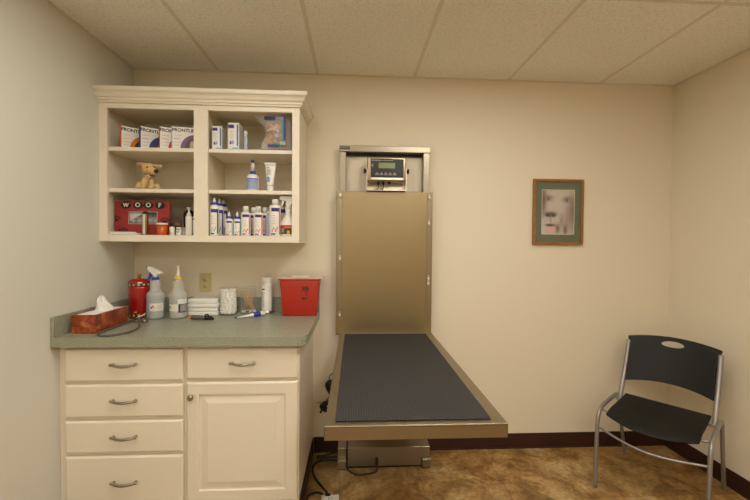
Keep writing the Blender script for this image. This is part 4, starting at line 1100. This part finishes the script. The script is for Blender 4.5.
b.prism([(-0.010+0.010*math.cos(2*PI*i/16), 0.068+0.015*math.sin(2*PI*i/16)) for i in range(16)], ty(0.05), ty(0.05)+0.002, mat('print_sky_blue', '5b9fd8', 0.4))
for i in range(5): b.box(-0.018, 0.002+0.004*(i % 2), ty(0.095), ty(0.095)+0.002, 0.094+i*0.007, 0.0965+i*0.007, GREYTXT)
b.box(-0.020, -0.004, ty(0.118), ty(0.118)+0.001, 0.132, 0.136, PINK)
b.build('print', ct_)

# right bay, bottom shelf
def nozzle_bottle(label, x, y, r, h, strip, spot, sy=0.8):
    o_ = thing('dispensing_bottle', label, 'bottle', (x, y, SH0+E0), 0, 'blue nozzle bottles on the bottom right shelf'); b_ = MB()
    b_.lathe([(r*0.95, 0), (r, 0.003), (r, h*0.90), (r*0.85, h*0.97), (r*0.6, h)], WHITE, seg=28, sy=sy); b_.build('bottle', o_)
    b_ = MB(); labelled(b_, r, 0.004, h*0.88, True, strip, spot, sy=sy); b_.build('label', o_)
    b_ = MB(); b_.lathe([(r*0.72, h+0.0002), (r*0.74, h+0.002), (r*0.72, h+0.012)], BLUE, seg=22, sy=min(1, sy*1.2)); b_.build('collar', o_)
    b_ = MB(); b_.lathe([(r*0.5, h+0.0122), (r*0.3, h+0.022), (r*0.12, h+0.038)], WHITE, seg=18); b_.build('nozzle', o_)
    return o_
p1 = nozzle_bottle('tall white bottle with blue nozzle, nearest the middle post', 0.588, -0.278, 0.0245, 0.170, PURPLE, CYAN)
dup(p1, (0.597, -0.228, SH0+E0), label='tall white bottle with blue nozzle, second behind the front tall one')
dup(p1, (0.603, -0.178, SH0+E0), label='tall white bottle with blue nozzle, furthest back of the three tall ones')
p2 = nozzle_bottle('short white bottle with blue nozzle, left one of the short pair', 0.671, -0.284, 0.0200, 0.094, CYAN, PINK)
dup(p2, (0.712, -0.276, SH0+E0), label='short white bottle with blue nozzle, right one of the short pair')
def cap_bottle(name, label, x, y, r, h, hc, strip, spot, group, sy=0.75):
    o_ = thing(name, label, 'bottle', (x, y, SH0+E0), 0, group); b_ = MB()
    b_.lathe([(r*0.95, 0), (r, 0.003), (r, h*0.93), (r*0.88, h*0.985), (r*0.6, h)], WHITE, seg=28, sy=sy); b_.build('bottle', o_)
    b_ = MB(); labelled(b_, r, 0.004, h*0.93, True, strip, spot, sy=sy); b_.build('label', o_)
    b_ = MB(); b_.lathe([(r*0.56, h+0.0002), (r*0.57, hc-0.002), (r*0.5, hc)], WHITE, seg=22); b_.build('cap', o_)
    return o_
GP = 'pink striped shampoo bottles on the bottom right shelf'
s1 = cap_bottle('shampoo_bottle', 'medium white bottle with pink stripe, beside the short blue nozzle pair', 0.760, -0.282, 0.0255, 0.130, 0.163, PINK, PINK, GP)
dup(s1, (0.828, -0.282, SH0+E0), label='medium white bottle with pink stripe, beside the lilac bottle')
dup(s1, (0.786, -0.220, SH0+E0), label='medium white bottle mostly hidden behind the left pink striped one')
dup(s1, (0.852, -0.222, SH0+E0), label='medium white bottle mostly hidden behind the right pink striped one')
s2 = cap_bottle('shampoo_bottle', 'tallest white bottle with pink stripe, in front at the right', 0.920, -0.282, 0.0310, 0.172, 0.204, PINK, PINK, GP)
dup(s2, (0.940, -0.200, SH0+E0), label='tall white bottle mostly hidden behind the tallest pink striped one')
lb2 = thing('lilac_bottle', 'lilac labelled clear bottle between the medium and tallest pink striped bottles', 'bottle', (0.880, -0.246, SH0+E0))
b = MB(); b.lathe([(0.019, 0), (0.020, 0.002), (0.020, 0.112), (0.014, 0.122)], mat('lilac_plastic', 'b4b6cc', 0.3), seg=22); b.patch(0.0204, -80, -48, 0.004, 0.110, REDP, n=4)
for i in range(7): b.patch(0.0204, -30, 40, 0.016+i*0.013, 0.020+i*0.013, LILAC, n=5)
b.build('bottle', lb2)
b = MB(); b.lathe([(0.0125, 0.1222), (0.0125, 0.138), (0.010, 0.140)], WHITE, seg=18); b.build('cap', lb2)
tsb = thing('trigger_bottle', 'white trigger spray bottle with red and black label on the cabinet shelf', 'spray bottle', (0.990, -0.262, SH0+E0))
b = MB(); b.lathe([(0.042, 0), (0.045, 0.003), (0.045, 0.060), (0.038, 0.085), (0.024, 0.105), (0.016, 0.122), (0.016, 0.136), (0.018, 0.150)], WHITE, seg=30); b.build('bottle', tsb)
b = MB(); b.patch(0.0454, -60, 50, 0.012, 0.052, mat('print_dark_green', '3a3c30', 0.5), n=14); b.patch(0.0458, -60, 50, 0.050, 0.061, REDP, n=14); b.patch(0.0460, -20, 50, 0.044, 0.052, ORANGE, n=8)
b.patch(0.0460, -45, -20, 0.020, 0.044, mat('print_stone', '9a927c', 0.5), n=5); b.patch(0.0460, 0, 20, 0.014, 0.030, YELLOW, n=5); b.build('label', tsb)
b = MB(); b.lathe([(0.017, 0.1502), (0.018, 0.152), (0.018, 0.168), (0.012, 0.172)], WHITE, seg=20)
b.prism([(-0.048, 0.204), (-0.048, 0.218), (-0.040, 0.223), (0.020, 0.223), (0.034, 0.205), (0.030, 0.190), (0.012, 0.172), (-0.012, 0.172), (-0.012, 0.196), (-0.030, 0.202)], -0.010, 0.010, WHITE); b.build('spray_head', tsb)
b = MB(); b.prism([(-0.034, 0.202), (-0.024, 0.199), (-0.026, 0.184), (-0.036, 0.166), (-0.042, 0.168), (-0.035, 0.184)], -0.006, 0.006, WHITE); b.build('trigger', tsb)

# ------------------------------------------------------------------ cords and power strip
b = MB()
b.tube(spline([(1.2665, -0.12, 0.010), (1.20, -0.105, 0.0062), (1.145, -0.125, 0.0062), (1.124, -0.185, 0.0062), (1.145, -0.27, 0.0062), (1.195, -0.36, 0.0062), (1.222, -0.41, 0.012), (1.232, -0.445, 0.018), (1.236, -0.462, 0.020)], 10), 0.0058, CORD, 10)
o = b.build('extension_cord'); tag(o, 'black cord running from the lift base foot to the power strip on the floor', 'cord')
b = MB(); b.tube([(1.2665, -0.165, 0.03), (1.2665, -0.135, 0.03)], 0.006, CORD, 8); b.bm.free()
b = MB()
b.tube(spline([(1.212, -0.462, 0.020), (1.204, -0.425, 0.010), (1.175, -0.405, 0.0062), (1.14, -0.415, 0.0062), (1.123, -0.46, 0.0062), (1.122, -0.62, 0.0062), (1.125, -0.9, 0.0062)], 10), 0.0055, CORD, 10)
o = b.build('mains_cable'); tag(o, 'black cable looping away from the power strip beside the cabinet', 'cord')
b = MB()
b.tube(spline([(1.262, -0.035, 0.012), (1.23, -0.04, 0.012), (1.18, -0.055, 0.0062), (1.145, -0.06, 0.0062), (1.150, -0.085, 0.0062), (1.20, -0.075, 0.0062), (1.26, -0.065, 0.0062)], 8), 0.005, CORD, 8)
o = b.build('slack_cord'); tag(o, 'slack black cord on the floor against the baseboard beside the lift base', 'cord')
ps = thing('power_strip', 'white power strip on the floor beside the door cabinet', 'power strip', (1.247, -0.62, 0))
b = MB(); b.box(-0.045, 0.045, -0.155, 0.155, 0.0, 0.036, WHITE, 0.005, 2); b.build('body', ps)
for i in range(4):
    y = 0.12-i*0.07
    b = MB()
    b.box(-0.018, 0.018, y-0.014, y+0.014, 0.036, 0.0368, CARD)
    for dx in (-0.007, 0.007): b.box(dx-0.0015, dx+0.0015, y-0.005, y+0.006, 0.0368, 0.0374, BLACK)
    b.sphere((0, y-0.009, 0.0368), (0.0025, 0.0025, 0.0008), BLACK, 8); b.build('socket', ps)
b = MB(); b.box(-0.028, 0.000, 0.140, 0.160, 0.020, 0.0395, BLACK, 0.003, 2); b.build('plug', ps)
# hanging coil
hc = thing('cable_bundle', 'coiled black cable bundle tied and hanging on the wall beside the lift platform', 'cable', (1.20, -0.02, 0.26))
b = MB()
for k_ in range(6):
    o1 = 0.0042*k_
    b.tube(spline([(0.030+o1*0.6, -0.012-o1*0.8, 0.110), (0.000+o1, -0.014-o1, 0.150), (-0.012+o1, -0.016-o1, 0.190), (0.012+o1, -0.016-o1*0.8, 0.212-o1), (0.040, -0.014-o1*0.7, 0.205-o1), (0.046-o1*0.5, -0.012-o1*0.6, 0.160)], 6, closed=True), 0.0058, CORD, 8, closed=True)
    b.tube(spline([(0.026+o1*0.5, -0.012-o1, 0.112), (-0.014+o1, -0.014-o1, 0.080), (-0.046+o1*1.2, -0.014-o1, 0.050), (-0.020+o1, -0.012-o1, 0.018+o1*1.4), (0.018, -0.012-o1, 0.022), (0.040-o1*0.6, -0.012-o1*0.5, 0.060)], 6, closed=True), 0.0058, CORD, 8, closed=True)
b.tube([(-0.030, -0.014, 0.040), (-0.046, -0.016, 0.008)], [0.005, 0.0065], CORD, 8)
b.tube(spline([(0.010, -0.014, 0.205), (0.010, -0.012, 0.238), (0.038, -0.010, 0.262), (0.0615, -0.012, 0.264)], 8), 0.0022, CORD, 8)
b.build('coil', hc)
b = MB(); b.tube(spline([(0.052, -0.035, 0.128), (0.030, -0.042, 0.118), (0.0, -0.036, 0.100), (-0.035, -0.030, 0.083), (-0.075, -0.020, 0.072)], 6), 0.0022, mat('tan_tie', '9c8a68', 0.6), 6); b.build('twist_tie', hc)
